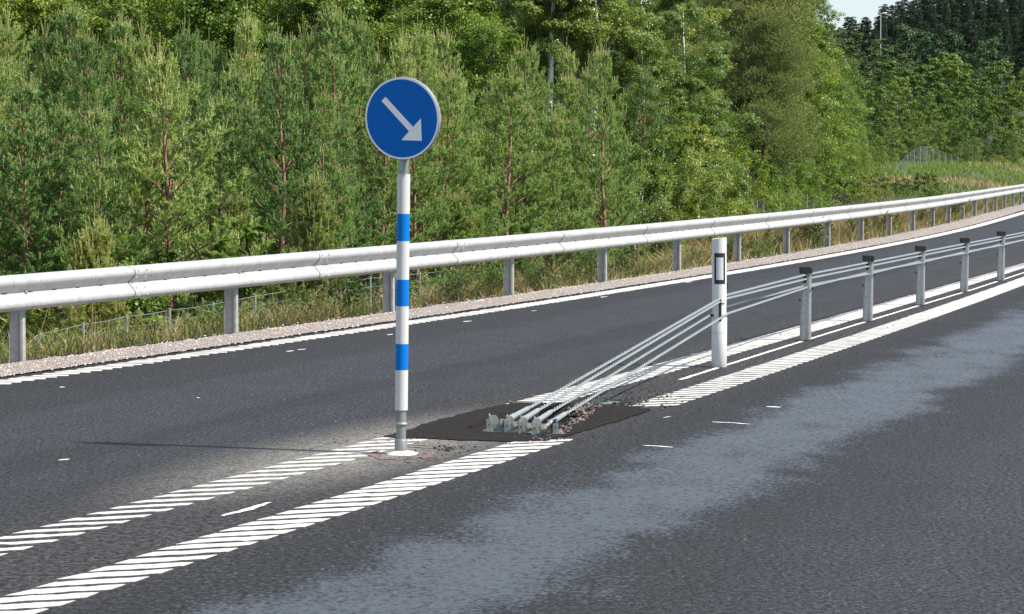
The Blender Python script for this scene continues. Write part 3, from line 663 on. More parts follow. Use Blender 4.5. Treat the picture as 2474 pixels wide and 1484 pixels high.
fr = curved(-.047, .047, PZ(684), PZ(609.5), .0640, M['black'], 'reflector_frame', D)
curved(-.031, .031, PZ(674), PZ(620), .0646, M['greyr'], 'reflector', fr)
b = MB()
for x0, x1, z0, z1 in ((-.010, .012, .40, .582), (-.030, .040, .548, .556), (-.026, .010, .580, .590)):
    x1c = x1; kk = 4; V = []
    for z in (z0, z1):
        for q in range(kk + 1): x = x0 + (x1 - x0) * q / kk; V.append((x, -math.sqrt(.0678 ** 2 - x * x) + .003 * (z > .44), z))
    b.add(V, [(q, q + 1, kk + 2 + q, kk + 1 + q) for q in range(kk)], 0, True)
for x, z in ((-.045, .578), (.040, .578), (.052, .44), (-.05, .44)):
    y = -math.sqrt(.0636 ** 2 - x * x) if abs(x) < .063 else 0; MB().tube([(x, y, z), (x, y - .004, z)], .0035, 8).build('screw', M['hole'], D)
b.build('cable_slot', M['hole'], D)
MB().tube([(-.062, -.02, .452), (-.085, -.035, .446)], [.012, .010], 8).build('cable_grommet', M['black'], D)
MB().box((.068, .01, .70), (.010, .03, .055)).build('side_clip', M['black'], D)
# galvanised oval posts with black caps
def make_bpost(x, y, label):
    p = empty('barrier_post', (x, y, 0), label, 'barrier post', 'cable barrier posts along the centre line')
    b = MB(); sec = [(-.054, .018), (-.056, .0), (-.052, -.014), (-.044, -.018), (-.020, -.0165), (.006, -.018), (.026, -.024), (.042, -.020), (.053, -.008), (.056, .012), (.053, .03), (.042, .042), (.0, .046), (-.042, .042)]
    m_ = len(sec); zt = .672
    V = [(u, v, z) for z in (-.05, zt) for u, v in sec]; b.add(V, [(i, (i + 1) % m_, m_ + (i + 1) % m_, m_ + i) for i in range(m_)], 0, True); b.add(V[m_:], [tuple(range(m_))])
    b.build('steel_post', M['bpost'], p)
    # open slot for the two upper ropes
    b = MB(); b.box((-.012, -.0192, .625), (.030, .003, .105)); b.build('rope_slot', M['hole'], p)
    b = MB(); w_, d_, h0, h1 = .0635, .055, .666, .738; c = .014
    out_ = lambda w, d: [(-w + c, -d), (w - c, -d), (w, -d + c), (w, d - c), (w - c, d), (-w + c, d), (-w, d - c), (-w, -d + c)]
    V = []
    for (w, d), z in (((w_, d_), h0), ((w_ + .001, d_ + .001), h1 - .012), ((w_ - .003, d_ - .003), h1 - .004), ((w_ - .010, d_ - .01), h1)): V += [(x_, y_ + .012, z) for x_, y_ in out_(w, d)]
    b.add(V, [(q * 8 + i, q * 8 + (i + 1) % 8, q * 8 + 8 + (i + 1) % 8, q * 8 + 8 + i) for q in range(3) for i in range(8)], 0, False); b.add(V[24:], [tuple(range(8))]); b.add(V[:8], [tuple(range(8))[::-1]])
    b.build('cap', M['black'], p)
    b = MB(); kk = 24; V = [(.098 * math.cos(q * 2 * math.pi / kk) * (1 + .1 * math.sin(q * 3)), .075 * math.sin(q * 2 * math.pi / kk) + .01, z) for z in (.0, .007) for q in range(kk)]
    b.add(V, [(i, (i + 1) % kk, kk + (i + 1) % kk, kk + i) for i in range(kk)]); b.add(V[kk:], [tuple(range(kk))]); b.build('ground_socket', M['black'], p)
    b = MB()
    for x_, y_, z_ in ((.066, -.028, .515), (-.062, -.018, .40)): b.box((x_ * .93, y_ + .005, z_), (.014, .012, .022)); b.box((x_, y_, z_), (.020, .008, .010))
    b.build('rope_hook', M['black'], p); return p
blab = ['first black capped barrier post, nearest the white delineator', 'second black capped barrier post from the white delineator', 'third black capped barrier post from the white delineator', 'fourth black capped barrier post from the white delineator',
        'fifth black capped barrier post from the delineator, farther along', 'sixth black capped barrier post from the delineator', 'seventh black capped barrier post from the delineator', 'farthest black capped barrier post of the row']
first = make_bpost(*POSTS[0], blab[0]); bobs = [first]
for (x, y), lb in zip(POSTS[1:], blab[1:]):
    c = copy_tree(first); c.location = (x, y, 0); c['label'] = lb; bobs.append(c)
for i_, (o, tilt) in enumerate(zip(bobs, (.0, .004, -.006, .008, 0, .006, 0, 0))): o.rotation_euler = (0, tilt, R(-3))

# ropes
def rope_path(kind):
    """anchor sleeve end -> delineator -> posts; kind 0,1 upper pair in the slot, 2 behind/in front weaving, 3 the opposite"""
    dr = np.array([.35, .936]); nr = np.array([.936, -.35])
    st = [G(1273, 988, .088), G(1298, 992, .085), G(1328, 996.6, .083), G(1363, 1001, .080)][kind]
    P = [np.array(st)]
    dx, dy = DXY
    if kind < 2: q = [dx - .012 + .006 * kind, dy - .071, .592 - .022 * kind]
    elif kind == 2: q = [dx - .075, dy + .01, .452]
    else: q = [dx + .03, dy - .078, .447]
    P.append(np.array(q))
    if kind < 2:
        P.append(np.array([dx + .075, dy + .16, .615 - .03 * kind]))
    elif kind == 2: P.append(np.array([dx - .02, dy + .3, .475]))
    else: P.append(np.array([dx + .075, dy - .02, .468]))
    for i, (x, y) in enumerate(POSTS):
        if kind == 0: P.append(np.array([x - .008, y - .012, .652]))
        elif kind == 1: P.append(np.array([x + .004, y - .012, .612]))
        else:
            side = -1 if (i + kind) % 2 == 1 else 1       # -1: near side
            P.append(np.array([x + .0, y + (-.038 if side < 0 else .068), .528 if side < 0 else .540]))
    return np.array(P)
def spline(P, step):
    out_ = []
    for a, c in zip(P[:-1], P[1:]):
        L = np.linalg.norm(c - a); k = max(1, int(L / step)); out_.append(a + (c - a) * (np.arange(k) / k)[:, None])
    Q = np.vstack(out_ + [P[-1:]]); 
    return Q
def rope(kind, label):
    P = rope_path(kind); Q = spline(P, .02)
    # ease corners a little
    for _ in range(3): Q[1:-1] = (Q[:-2] + 2 * Q[1:-1] + Q[2:]) / 4
    loc = Q[0].copy(); Q = Q - loc
    e = empty('wire_rope', loc, label, 'wire rope', 'steel ropes of the cable barrier')
    T = np.gradient(Q, axis=0); T /= np.linalg.norm(T, axis=1)[:, None]; A = np.cross(T, [0, 0, 1.]); A /= np.linalg.norm(A, axis=1)[:, None]; B = np.cross(A, T)
    s = np.r_[0, np.cumsum(np.linalg.norm(np.diff(Q, axis=0), axis=1))]
    b = MB()
    for k in range(3):
        ph = s / .19 * 2 * math.pi + k * 2 * math.pi / 3 + kind
        b.tube(Q + (A * np.cos(ph)[:, None] + B * np.sin(ph)[:, None]) * .0070, .0048, 6)
    b.build('strands', M['rope'], e)
    # swaged sleeve, threaded rod and nut at the anchor
    nutp = np.array([G(1212.5, 1022, .055), G(1243, 1028, .05), G(1276, 1032, .048), G(1310.5, 1035, .046)][kind]) - loc
    d = nutp / np.linalg.norm(nutp); L = np.linalg.norm(nutp)
    ss_ = np.array([-.03, 0, .01, .14, .20, .215, .30, .305]) ; sl = MB()
    sl.tube([-d * .06, d * 0, d * L * .30, d * L * .50, d * L * .52, d * L * .68, d * L * .70], [.0105, .0165, .018, .0185, .0215, .0215, .014], 14)
    sl.build('end_sleeve', M['rope'], e)
    r_ = MB(); r_.tube([d * L * .68, d * (L + .050)], .0115, 12); 
    for q in range(9): r_.tube([d * (L + .012 + q * .004), d * (L + .014 + q * .004)], .0128, 12)
    r_.build('threaded_rod', M['nut'], e)
    nb = MB(); nb.tube([d * (L - .012), d * (L - .009)],   .028, 16, smooth=False); nb.tube([d * (L - .009), d * (L + .014)], .0240, 6, smooth=False); nb.tube([d * (L + .012), d * (L + .024)], .0195, 6, smooth=False)
    nb.build('nut', M['nut'], e)
    return e
rope(0, 'leftmost galvanised wire rope rising from the anchor into the delineator slot')
rope(1, 'second wire rope from the left at the anchor, in the delineator slot')
rope(2, 'third wire rope from the left, passing left of the delineator tube')
rope(3, 'rightmost wire rope at the anchor, crossing in front of the delineator')
# anchor brackets
bl0 = (1181, 1041)
AC = G(1272, 1046)
A_ = empty('cable_anchor', (AC[0], AC[1], 0), 'row of galvanised anchor brackets in the asphalt pit holding four cable ends', 'cable anchor')
b = MB(); e0 = G(1180, 1041); b.box(((e0[0] + .22) - AC[0], e0[1] - AC[1] + .02, -.012), (.52, .16, .016), R(-4)); bp = b.build('base_plate', M['bracket'], A_)
b = MB(); q = G(1184, 1040); b.tube([(q[0] - AC[0], q[1] - AC[1], -.004), (q[0] - AC[0], q[1] - AC[1], .020)], .0105, 8, smooth=True); b.tube([(q[0] - AC[0], q[1] - AC[1], -.004), (q[0] - AC[0], q[1] - AC[1], .004)], .018, 8); b.build('plate_bolt', M['nut'], A_)
g0 = np.array(G(bl0[0], bl0[1])); g1 = np.array(G(1346, 1047)); mc = (g0 + g1) / 2; b = MB()
b.box((mc[0] - AC[0], mc[1] - AC[1] + .085, .012), (abs(g1[0] - g0[0]) + .01, .008, .070), R(-8)); b.build('cross_plate', M['bracket'], A_)
# each bracket: upright plate with chamfered shoulder and a folded front flange with a hole
bl = [(1181, 1041, 1), (1224, 1043, 1), (1258, 1046, 1), (1291, 1049, 1), (1346, 1047, -1)]
for px, py, sd in bl:
    g0 = np.array(G(px, py)); c = (g0[0] - AC[0], g0[1] - AC[1])
    b = MB(); Hh = .092; wd = .064 if px < 1200 else .047
    # shoulder plate faces the viewer, slightly turned
    out_ = [(0, -.02), (wd * sd, -.02), (wd * sd, .058), (wd * .98 * sd, .066), (wd * .74 * sd, Hh), (0, Hh)] if sd > 0 else [(0, -.02), (0, Hh * .9), (wd * .82 * sd, Hh * .9), (wd * sd, .055), (wd * sd, -.02)]
    th = .007; V = [(c[0] + x, c[1] + .105, z) for x, z in out_] + [(c[0] + x, c[1] + .105 + th, z) for x, z in out_]
    m_ = len(out_); o1 = tuple(range(m_)); b.add(V, [o1 if sd > 0 else o1]); b.add(V, [tuple(q + m_ for q in o1)[::-1]])
    b.add(V, [(q, m_ + q, m_ + (q + 1) % m_, (q + 1) % m_) for q in range(m_)])
    # side web running toward us
    b.box((c[0] + .003 * sd, c[1] + .045, .045), (.007, .13, .118 if sd > 0 else .105))
    # front flange
    hx = .018 * sd; hh = .092 if sd > 0 else .078
    b.box((c[0] + (.0 if sd > 0 else -.012), c[1] - .020, hh / 2 - .012), (.034, .007, hh), R(-6))
    br = b.build('bracket', M['bracket'], A_)
    b = MB(); b.tube([(c[0] + (.001 if sd > 0 else -.012), c[1] - .0242, .042), (c[0] + (.001 if sd > 0 else -.012), c[1] - .0252, .042)], .0048, 10); b.build('bolt_hole', M['hole'], br)

# ------------------------------------------------------------------ wildlife fence
FP = [(-20, 905, 27.6), (90, 808, 30), (197, 785, 31), (305, 765, 32.2), (409, 750, 33.2), (513, 735, 34.4), (615, 716, 35.6), (718, 697, 36.9), (808, 684, 38.3), (895, 672, 39.8), (955, 667, 41), (1014, 661, 42.4), (1070, 655, 43.8), (1118, 648, 45.2), (1196, 640, 47.5), (1254, 628, 49.5), (1309, 617, 51.5), (1360, 607, 53.5), (1405, 598, 55.5), (1475, 588, 58.5), (1525, 580, 61), (1570, 572, 63.5), (1600, 564, 65.5), (1643, 552, 68.5), (1669, 545, 70.5), (1700, 538, 72.8), (1730, 531, 75), (1753, 526, 77), (1783, 508, 79), (1804, 497.6, 81), (1828, 486, 83), (1843, 480.7, 84.5), (1858, 476, 86), (1876, 466, 87.5), (1896, 460, 89.5), (1914, 459.4, 91.5), (1933, 466, 93.5), (1949, 471.6, 95.5), (1964, 488, 97.5), (1973, 495, 99), (1982, 500, 101), (2005, 499, 104), (2030, 493, 107), (2055, 486, 110), (2076, 479, 113), (2086, 476, 115), (2097, 473, 117), (2108, 470, 119), (2118, 466, 121), (2135, 448, 125), (2152, 428, 130), (2166, 400, 134), (2190, 374, 140), (2206, 363, 143), (2221, 354, 146), (2236, 354, 149), (2252, 358, 152), (2267, 364, 155), (2281, 370, 158), (2296, 374, 161), (2312, 377, 164)]
FH = 1.55
fpts = [np.array([XT(x, d), d, ZT(y, d)]) for x, y, d in FP]
FO = np.array([fpts[20][0], fpts[20][1], float(terrain(fpts[20][0], fpts[20][1]))])
WF = empty('wildlife_fence', FO, 'long wire mesh wildlife fence on thin galvanised posts at the forest edge', 'fence')
for p in fpts:
    b = MB(); gz = float(terrain(p[0], p[1])) - .3; gz = min(gz, p[2] - 1.3); r_ = .021
    b.tube([(p[0] - FO[0], p[1] - FO[1], gz - FO[2]), (p[0] - FO[0] + random.gauss(0, .01), p[1] - FO[1], p[2] - FO[2] + .03)], r_, 7); b.build('fence_post', M['fpost'], WF)
b = MB()
for i in range(len(fpts) - 1):
    a, c = fpts[i], fpts[i + 1]; L = np.linalg.norm((c - a)[:2]); far = a[1] > 75
    rw = .0042 if not far else .0038
    for h in (0, .14, .30, .46, .62, .78, .94, 1.1, 1.25, 1.4):
        mid_ = (a + c) / 2 - np.array([0, 0, .004 + random.uniform(0, .010)]); dz = np.array([0, 0, h])
        b.tube([a - dz - FO, mid_ - dz - FO, c - dz - FO], rw * (1.25 if h == 0 else .8), 3, caps=False, smooth=False)
    k = max(1, int(L / .2))
    for q in range(1, k):
        t = q / k; p = a + (c - a) * t - FO; b.tube([p, p - np.array([0, 0, 1.4])], rw * .55, 3, caps=False, smooth=False)
b.build('wire_mesh', M['fence'], WF)

# ------------------------------------------------------------------ vegetation builders
def needle_block(P0, P1, per_m, ln, wd, spread=.75, rng=RNG, base_off=.0):
    """needle blades (single triangles) along many short shoots at once"""
    P0 = np.asarray(P0); P1 = np.asarray(P1); D = P1 - P0; L = np.linalg.norm(D, axis=1)
    n = np.maximum(4, (L * per_m).astype(int)); idx = np.repeat(np.arange(len(P0)), n); t = rng.uniform(base_off, 1, len(idx))
    A = D[idx] / L[idx][:, None]; C = P0[idx] + D[idx] * t[:, None]
    r = rng.normal(size=(len(idx), 3)); r -= A * (r * A).sum(1)[:, None]; r /= np.linalg.norm(r, axis=1)[:, None] + 1e-9
    sp = spread * rng.uniform(.6, 1.15, len(idx)); d = A * np.cos(sp)[:, None] + r * np.sin(sp)[:, None]
    l = ln * rng.uniform(.75, 1.2, len(idx)); side = np.cross(d, rng.normal(size=d.shape)); side /= np.linalg.norm(side, axis=1)[:, None] + 1e-9
    V = np.stack([C - side * wd / 2, C + side * wd / 2, C + d * l[:, None]], 1).reshape(-1, 3)
    return V, np.arange(len(V)).reshape(-1, 3)

def young_pine(seed, H=6.0, spacing=.50, fat=.30, low_dead=True, dens=300, cand=1.0):
    rng = np.random.default_rng(seed); r = random.Random(seed)
    tr = MB(); cr_ = MB()
    tz = np.linspace(0, H * .985, 14); wob = np.cumsum(rng.normal(0, .018, (14, 2)), 0); trunk = np.c_[wob, tz]
    tr.tube(trunk, np.linspace(.062 * H / 6, .007, 14), 8)
    tp = lambda z: np.array([np.interp(z, tz, trunk[:, 0]), np.interp(z, tz, trunk[:, 1]), z])
    S0, S1, C0, C1, W = [], [], [], [], []
    z = H * .10 if not low_dead else H * .12
    while z < H * .965:
        t = z / H; nb = r.choice([4, 5, 5, 6]); a0 = r.uniform(0, 6.28)
        Lb = min(fat * H * (1 - t) ** .95 + .12, fat * H * .62 + .3) * (1 if t > .3 else .75 + .8 * t)
        for k in range(nb):
            a = a0 + k * 6.283 / nb + r.gauss(0, .15); L = Lb * r.uniform(.72, 1.15)
            el = R(12 + 42 * t) + r.gauss(0, .09); p = tp(z + r.gauss(0, .05)); d = np.array([math.cos(a) * math.cos(el), math.sin(a) * math.cos(el), math.sin(el)])
            pts = [p]; m_ = 7
            for s_ in range(m_):
                d = d + np.array([0, 0, .045 + .035 * s_ / m_]) + rng.normal(0, .035, 3); d /= np.linalg.norm(d); pts.append(pts[-1] + d * L / m_)
            pts = np.array(pts); dead = low_dead and t < .24
            tr.tube(pts, np.linspace((.007 if dead else .012) * (.5 + L * .5), .003, m_ + 1), 5, mat=1 if dead else 0, caps=False)
            if dead:
                for q in range(6):
                    u = r.uniform(.3, 1) * m_; i0 = min(int(u), m_ - 1); b0 = pts[i0] + (pts[i0 + 1] - pts[i0]) * (u - i0); e = rng.normal(0, 1, 3); e[2] *= .5; e = e / np.linalg.norm(e) * r.uniform(.12, .4)
                    tr.tube([b0, b0 + e * .5, b0 + e + [0, 0, -.02]], [.005, .0035, .002], 3, mat=1, caps=False)
                if r.random() < .5: continue
            # twigs along the outer part
            nt_ = max(4, int(L / .105))
            for q in range(nt_):
                u = (.22 + .78 * (q + r.random()) / nt_) * m_; i0 = min(int(u), m_ - 1); b0 = pts[i0] + (pts[i0 + 1] - pts[i0]) * (u - i0); dd = pts[i0 + 1] - pts[i0]; dd /= np.linalg.norm(dd)
                side = np.cross(dd, [0, 0, 1.]); side /= np.linalg.norm(side) + 1e-9; sg = 1 if q % 2 else -1
                tl = (.16 + .40 * L * (1 - u / m_) * r.uniform(.5, 1.1)) * .8
                td = dd * .75 + side * sg * r.uniform(.35, .9) + np.array([0, 0, r.uniform(.05, .45)]); td /= np.linalg.norm(td)
                e = b0 + td * tl; e[2] += tl * .18
                W.append((b0, e)); S0.append(b0 + (e - b0) * .15); S1.append(e)
                # secondary twiglets
                for w2 in range(1 + int(tl / .13)):
                    v = r.uniform(.3, .9); c0 = b0 + (e - b0) * v; td2 = td * .7 + rng.normal(0, .45, 3) + np.array([0, 0, .35]); td2 /= np.linalg.norm(td2); l2 = r.uniform(.09, .17)
                    S0.append(c0); S1.append(c0 + td2 * l2)
                    if r.random() < .30 * cand * (.1 + t): C0.append(c0 + td2 * l2); C1.append(c0 + td2 * l2 + (td2 * .3 + np.array([0, 0, .8])) * r.uniform(.05, .11))
                if r.random() < (.35 + .6 * t) * cand: C0.append(e); up = td * .35 + np.array([rng.normal(0, .08), rng.normal(0, .08), .9]); C1.append(e + up / np.linalg.norm(up) * r.uniform(.07, .13) * (.7 + t * .9))
            e = pts[-1]; S0.append(pts[-3]); S1.append(e)
            for c in range(3):
                up = d * .4 + np.array([rng.normal(0, .12), rng.normal(0, .12), .9]); C0.append(e); C1.append(e + up / np.linalg.norm(up) * r.uniform(.10, .18) * (.7 + t))
        z += spacing * r.uniform(.85, 1.15) * (1.05 - .35 * t) * (H / 6) ** .5
    top = tp(H * .985); S0.append(tp(H * .90)); S1.append(top)
    C0.append(top - [0, 0, .1]); C1.append(top + [0, 0, .55])
    for k in range(6):
        a = k * 1.05 + r.random(); C0.append(top - [0, 0, .08]); C1.append(top + np.array([math.cos(a) * .09, math.sin(a) * .09, r.uniform(.24, .40)]))
    for b0, e in W[::2]: tr.tube([b0, e], [.005, .0025], 3, caps=False, smooth=False)
    V, F_ = needle_block(S0, S1, dens * 1.0, .056, .0115, .85, rng, .3); cr_.add(V, F_, 0)
    V, F_ = needle_block(C0, C1, dens * 1.1, .026, .009, .38, rng); cr_.add(V, F_, 1)
    for c0, c1 in zip(C0[::1], C1[::1]):
        pass
    # the candle stems themselves: slim three-sided spikes
    c0 = np.array(C0); c1 = np.array(C1); k = len(c0); ww = .011
    Vs_ = []; 
    for q in range(3): Vs_.append(c0 + np.array([math.cos(q * 2.094), math.sin(q * 2.094), 0]) * ww)
    Vs_.append(c1); Vs_ = np.stack(Vs_, 1).reshape(-1, 3); o4 = (np.arange(k) * 4)[:, None]
    cr_.add(Vs_, np.vstack([o4 + [0, 1, 3], o4 + [1, 2, 3], o4 + [2, 0, 3]]), 1)
    return tr, cr_

def leaf_block(C, size, rng=RNG, up=.6, aspect=.72, out_dir=None):
    """rhombic leaves at points C"""
    n = len(C); nrm = rng.normal(size=(n, 3)); nrm[:, 2] = abs(nrm[:, 2]) + up
    if out_dir is not None: nrm += out_dir * .9
    nrm /= np.linalg.norm(nrm, axis=1)[:, None]; u = np.cross(nrm, rng.normal(size=(n, 3))); u /= np.linalg.norm(u, axis=1)[:, None] + 1e-9; v = np.cross(nrm, u)
    s = size * rng.uniform(.6, 1.25, n)[:, None]; u = u * s / 2; v = v * s * aspect / 2
    V = np.stack([C - u, C + v - u * .1, C + u, C - v - u * .1], 1).reshape(-1, 3); return V, np.arange(4 * n).reshape(-1, 4)

def broadleaf(seed, H=9., RX=2.6, clumps=80, per=520, leaf=.065, low=.12, trunkr=.09, flat=.75, hang=0., stems=1, branchy=1.):
    rng = np.random.default_rng(seed); r = random.Random(seed); tr = MB(); cr_ = MB()
    trunks = []
    for s_ in range(stems):
        k = 10; tz = np.linspace(0, H * .9, k); off = np.array([r.gauss(0, .25), r.gauss(0, .25)]) * (stems > 1); w_ = np.cumsum(rng.normal(0, .05, (k, 2)), 0) + off + np.outer(np.linspace(0, 1, k), rng.normal(0, .2, 2) * (stems > 1))
        T = np.c_[w_, tz]; tr.tube(T, np.linspace(trunkr / stems ** .5, .012, k), 8); trunks.append(T)
    Cs = []; Os = []
    for c in range(clumps):
        t = low + (1 - low) * (c + r.random()) / clumps; prof_ = math.sin(math.pi * min(1, .12 + .88 * t) ** .85) ** .6 if t < .97 else .25
        rad = RX * (prof_ * r.uniform(.35, 1.08)); a = r.uniform(0, 6.283); T = trunks[c % stems]
        z = H * t; ax = np.array([np.interp(z, T[:, 2], T[:, 0]), np.interp(z, T[:, 2], T[:, 1]), 0])
        cc = np.array([math.cos(a) * rad, math.sin(a) * rad, z]) + ax; cs = RX * r.uniform(.16, .34) * (1.1 - .45 * t)
        zb = max(.1, z - rad * r.uniform(.5, 1.0)); p0 = np.array([np.interp(zb, T[:, 2], T[:, 0]), np.interp(zb, T[:, 2], T[:, 1]), min(zb, T[-1, 2])])
        mid_ = (p0 + cc) / 2 + rng.normal(0, .12, 3) + [0, 0, .1 * rad]; tr.tube([p0, mid_, cc], [.010 + .014 * branchy * (1 - t), .009, .003], 5, mat=1, caps=False)
        n = int(per * r.uniform(.6, 1.3)); nb = 9
        # twigs inside the clump carry the leaves
        tips = rng.normal(size=(nb, 3)); tips /= np.linalg.norm(tips, axis=1)[:, None]; tips *= cs * rng.uniform(.6, 1.25, (nb, 1)); tips[:, 2] *= flat
        if hang: tips[:, 2] = -abs(tips[:, 2]) * hang + .1
        w_ = rng.integers(0, nb, n); u = rng.uniform(.15, 1, n) ** .7; pos = cc + tips[w_] * u[:, None] + rng.normal(0, cs * .16, (n, 3)) * [1, 1, flat]
        Cs.append(pos); d = pos - cc; Os.append(d / (np.linalg.norm(d, axis=1)[:, None] + 1e-6))
        for q in range(0, nb, 3): tr.tube([cc, cc + tips[q]], [.004, .002], 3, mat=1, caps=False, smooth=False)
    C = np.vstack(Cs); O_ = np.vstack(Os); V, F_ = leaf_block(C, leaf, rng, .4, .75, O_); cr_.add(V, F_, 0)
    return tr, cr_

def old_pine(seed, H=12., RX=3.2, pads=110, per=130, dens=150):
    rng = np.random.default_rng(seed); r = random.Random(seed); tr = MB(); cr_ = MB(); k = 12
    T = np.c_[np.cumsum(rng.normal(0, .06, (k, 2)), 0), np.linspace(0, H * .95, k)]; tr.tube(T, np.linspace(.16, .03, k), 9); S0 = []; S1 = []
    for c in range(pads):
        t = .34 + .66 * (c + r.random()) / pads; rad = RX * math.sqrt(max(.05, 1 - ((t - .45) / .62) ** 2)) * r.uniform(.3, 1.05); a = r.uniform(0, 6.283); z = H * t
        ax = np.array([np.interp(z, T[:, 2], T[:, 0]), np.interp(z, T[:, 2], T[:, 1]), 0]); cc = ax + [math.cos(a) * rad, math.sin(a) * rad, z]
        zb = max(.3, z - .35 * rad); p0 = np.array([np.interp(zb, T[:, 2], T[:, 0]), np.interp(zb, T[:, 2], T[:, 1]), min(zb, T[-1, 2])])
        tr.tube([p0, (p0 + cc) / 2 + rng.normal(0, .15, 3), cc], [.03 * (1.2 - t), .016, .006], 5, mat=1, caps=False)
        pr = r.uniform(.5, .95)
        for q in range(per):
            rr = pr * math.sqrt(r.random()); aa = r.uniform(0, 6.283); b0 = cc + [math.cos(aa) * rr * 1.25, math.sin(aa) * rr * 1.0, r.gauss(0, .13) + .30 * (1 - (rr / pr) ** 2)]
            up = np.array([math.cos(aa) * .6, math.sin(aa) * .6, r.uniform(.3, 1.1)]) + rng.normal(0, .25, 3); up /= np.linalg.norm(up); S0.append(b0); S1.append(b0 + up * r.uniform(.12, .22))
        for q in range(7):
            aa = r.uniform(0, 6.283); e = cc + [math.cos(aa) * pr, math.sin(aa) * pr, r.gauss(.02, .06)]; tr.tube([cc, e], [.008, .003], 3, mat=1, caps=False, smooth=False)
    V, F_ = needle_block(S0, S1, dens, .075, .020, .8, rng); cr_.add(V, F_, 0); return tr, cr_

def spruce(seed, H=12., fat=.17, droop=.25):
    rng = np.random.default_rng(seed); r = random.Random(seed); tr = MB(); cr_ = MB(); tr.tube([(0, 0, 0), (0, 0, H * .98)], [.14, .015], 6); Cs = []; S0 = []; S1 = []
    z = H * .06
    while z < H * .97:
        t = z / H; L0 = fat * H * (1 - t) ** .9 + .15; nb = 7
        for k in range(nb):
            a = r.uniform(0, 6.283); L = L0 * r.uniform(.65, 1.15); e = np.array([math.cos(a) * L, math.sin(a) * L, z - L * droop + L * .12 * r.random()]); zj = z + r.uniform(-.22, .22); p0 = np.array([0, 0, zj]); e[2] += zj - z
            m_ = 3 + int(L / .22)
            for q in range(m_):
                u = (q + .6) / m_; c = p0 + (e - p0) * u; side = np.array([-math.sin(a), math.cos(a), 0]) * (.35 * (1 - u) + .16) * r.choice([-1, 1]); S0.append(c); S1.append(c + side + (e - p0) / L * .2 + [0, 0, -.10])
            S0.append(p0 + (e - p0) * .5); S1.append(e)
        z += .30 * r.uniform(.8, 1.2) * (H / 12)
    V, F_ = needle_block(S0, S1, 34, .17, .065, 1.0, rng); cr_.add(V, F_, 0); return tr, cr_

def grow(name, tr, cr_, tmats, cmats, crown='crown'):
    e = bpy.data.objects.new(name, None); COL.objects.link(e); e.empty_display_size = .3
    tr.build('trunk', tmats, e); cr_.build(crown, cmats, e); return e
ORD = ['first', 'second', 'third', 'fourth', 'fifth', 'sixth', 'seventh', 'eighth', 'ninth', 'tenth', 'eleventh', 'twelfth', 'thirteenth', 'fourteenth', 'fifteenth', 'sixteenth', 'seventeenth', 'eighteenth', 'nineteenth', 'twentieth'] + \
      ['twenty-' + q for q in ('first', 'second', 'third', 'fourth', 'fifth', 'sixth', 'seventh', 'eighth', 'ninth')] + ['thirtieth']
_used = set()
def plant(protos, i, px, py, d, Hp, label, cat, group, zbase=None, sx=None, rz=None):
    """one tree: its foot at distance d, its top reaching picture row py; protos carry their own height Hp"""
    src = protos[i % len(protos)]
    if id(src) in _used: o = copy_tree(src)
    else: o = src; _used.add(id(src))
    x = XT(px, d); zb = float(terrain(x, d)) if zbase is None else zbase; h = ZT(py, d) - zb; s = h / Hp[i % len(protos)]
    o.location = (x, d, zb - .05); o.rotation_euler = (random.gauss(0, .015), random.gauss(0, .015), random.uniform(0, 6.28) if rz is None else rz)
    wx = s * (sx or 1); o.scale = (wx, wx, s); tag(o, label, cat, group); return o

# -------- young pines
HP = [6., 5.4, 6.2, 5.8, 6.]
PR = [grow('young_pine', *young_pine(100 + i, HP[i], fat=[.31, .36, .27, .33, .40][i]), [BARKP, DEADW], [PINE, CANDLE]) for i in range(5)]
HT = [6.6, 6.9, 6.4, 6.7, 6.5]
rowF = [(-520, 80, 33), (-420, 30, 34), (-330, 90, 33), (-240, 40, 34), (-130, 90, 35), (-35, 60, 36), (60, 180, 34.5), (142, 235, 35), (256, 236, 34.5), (339, 108, 36), (415, 96, 35.2), (530, 215, 37.5), (577, 150, 39), (673, 54, 37.5), (760, 190, 38), (820, 260, 39.5),
        (917, 205, 41), (1015, 190, 42), (1085, 150, 43), (1215, 150, 45), (1344, 262, 46), (1262, 372, 47.5), (1458, 363, 50), (1140, 260, 44)]
rowM = [(20, 10, 40), (100, 40, 41), (175, 0, 41), (217, 56, 39), (295, 18, 42), (367, 45, 42), (466, 39, 41), (505, 90, 43), (577, 18, 43), (640, 110, 44), (715, 95, 44), (754, 48, 43), (800, 5, 43), (866, 30, 45), (910, 115, 46), (965, 60, 46), (1010, 45, 47), (1055, 62, 48), (1100, 130, 48),
        (1115, 175, 50), (1305, 212, 52), (1380, 105, 53), (1410, 148, 52), (1535, 153, 56), (1350, 330, 50), (1490, 235, 55), (1180, 240, 51)]
_dsc = ['tall young pine with pale upright candles', 'slim young pine', 'broad young pine', 'young pine with reddish lower trunk', 'dense young pine']
def row(lst, rowname, grp, w0=.88, w1=1.12):
    for k, (px, py, d) in enumerate(sorted(lst)):
        i = (k * 2 + len(lst)) % 5
        o = plant(PR, i, px, py, d, HT_, f'{_dsc[i]}, {ORD[k]} from the left in the {rowname} row', 'pine tree', grp, sx=random.uniform(w0, w1))
HT_ = [h + .28 for h in HP]
rowF = [(x, y, d + 2.6) for x, y, d in rowF]; rowM = [(x, y, d + 1.8) for x, y, d in rowM]
row(rowF, 'front', 'young pines behind the wildlife fence', 1.0, 1.4); row(rowM, 'second', 'young pines behind the wildlife fence')
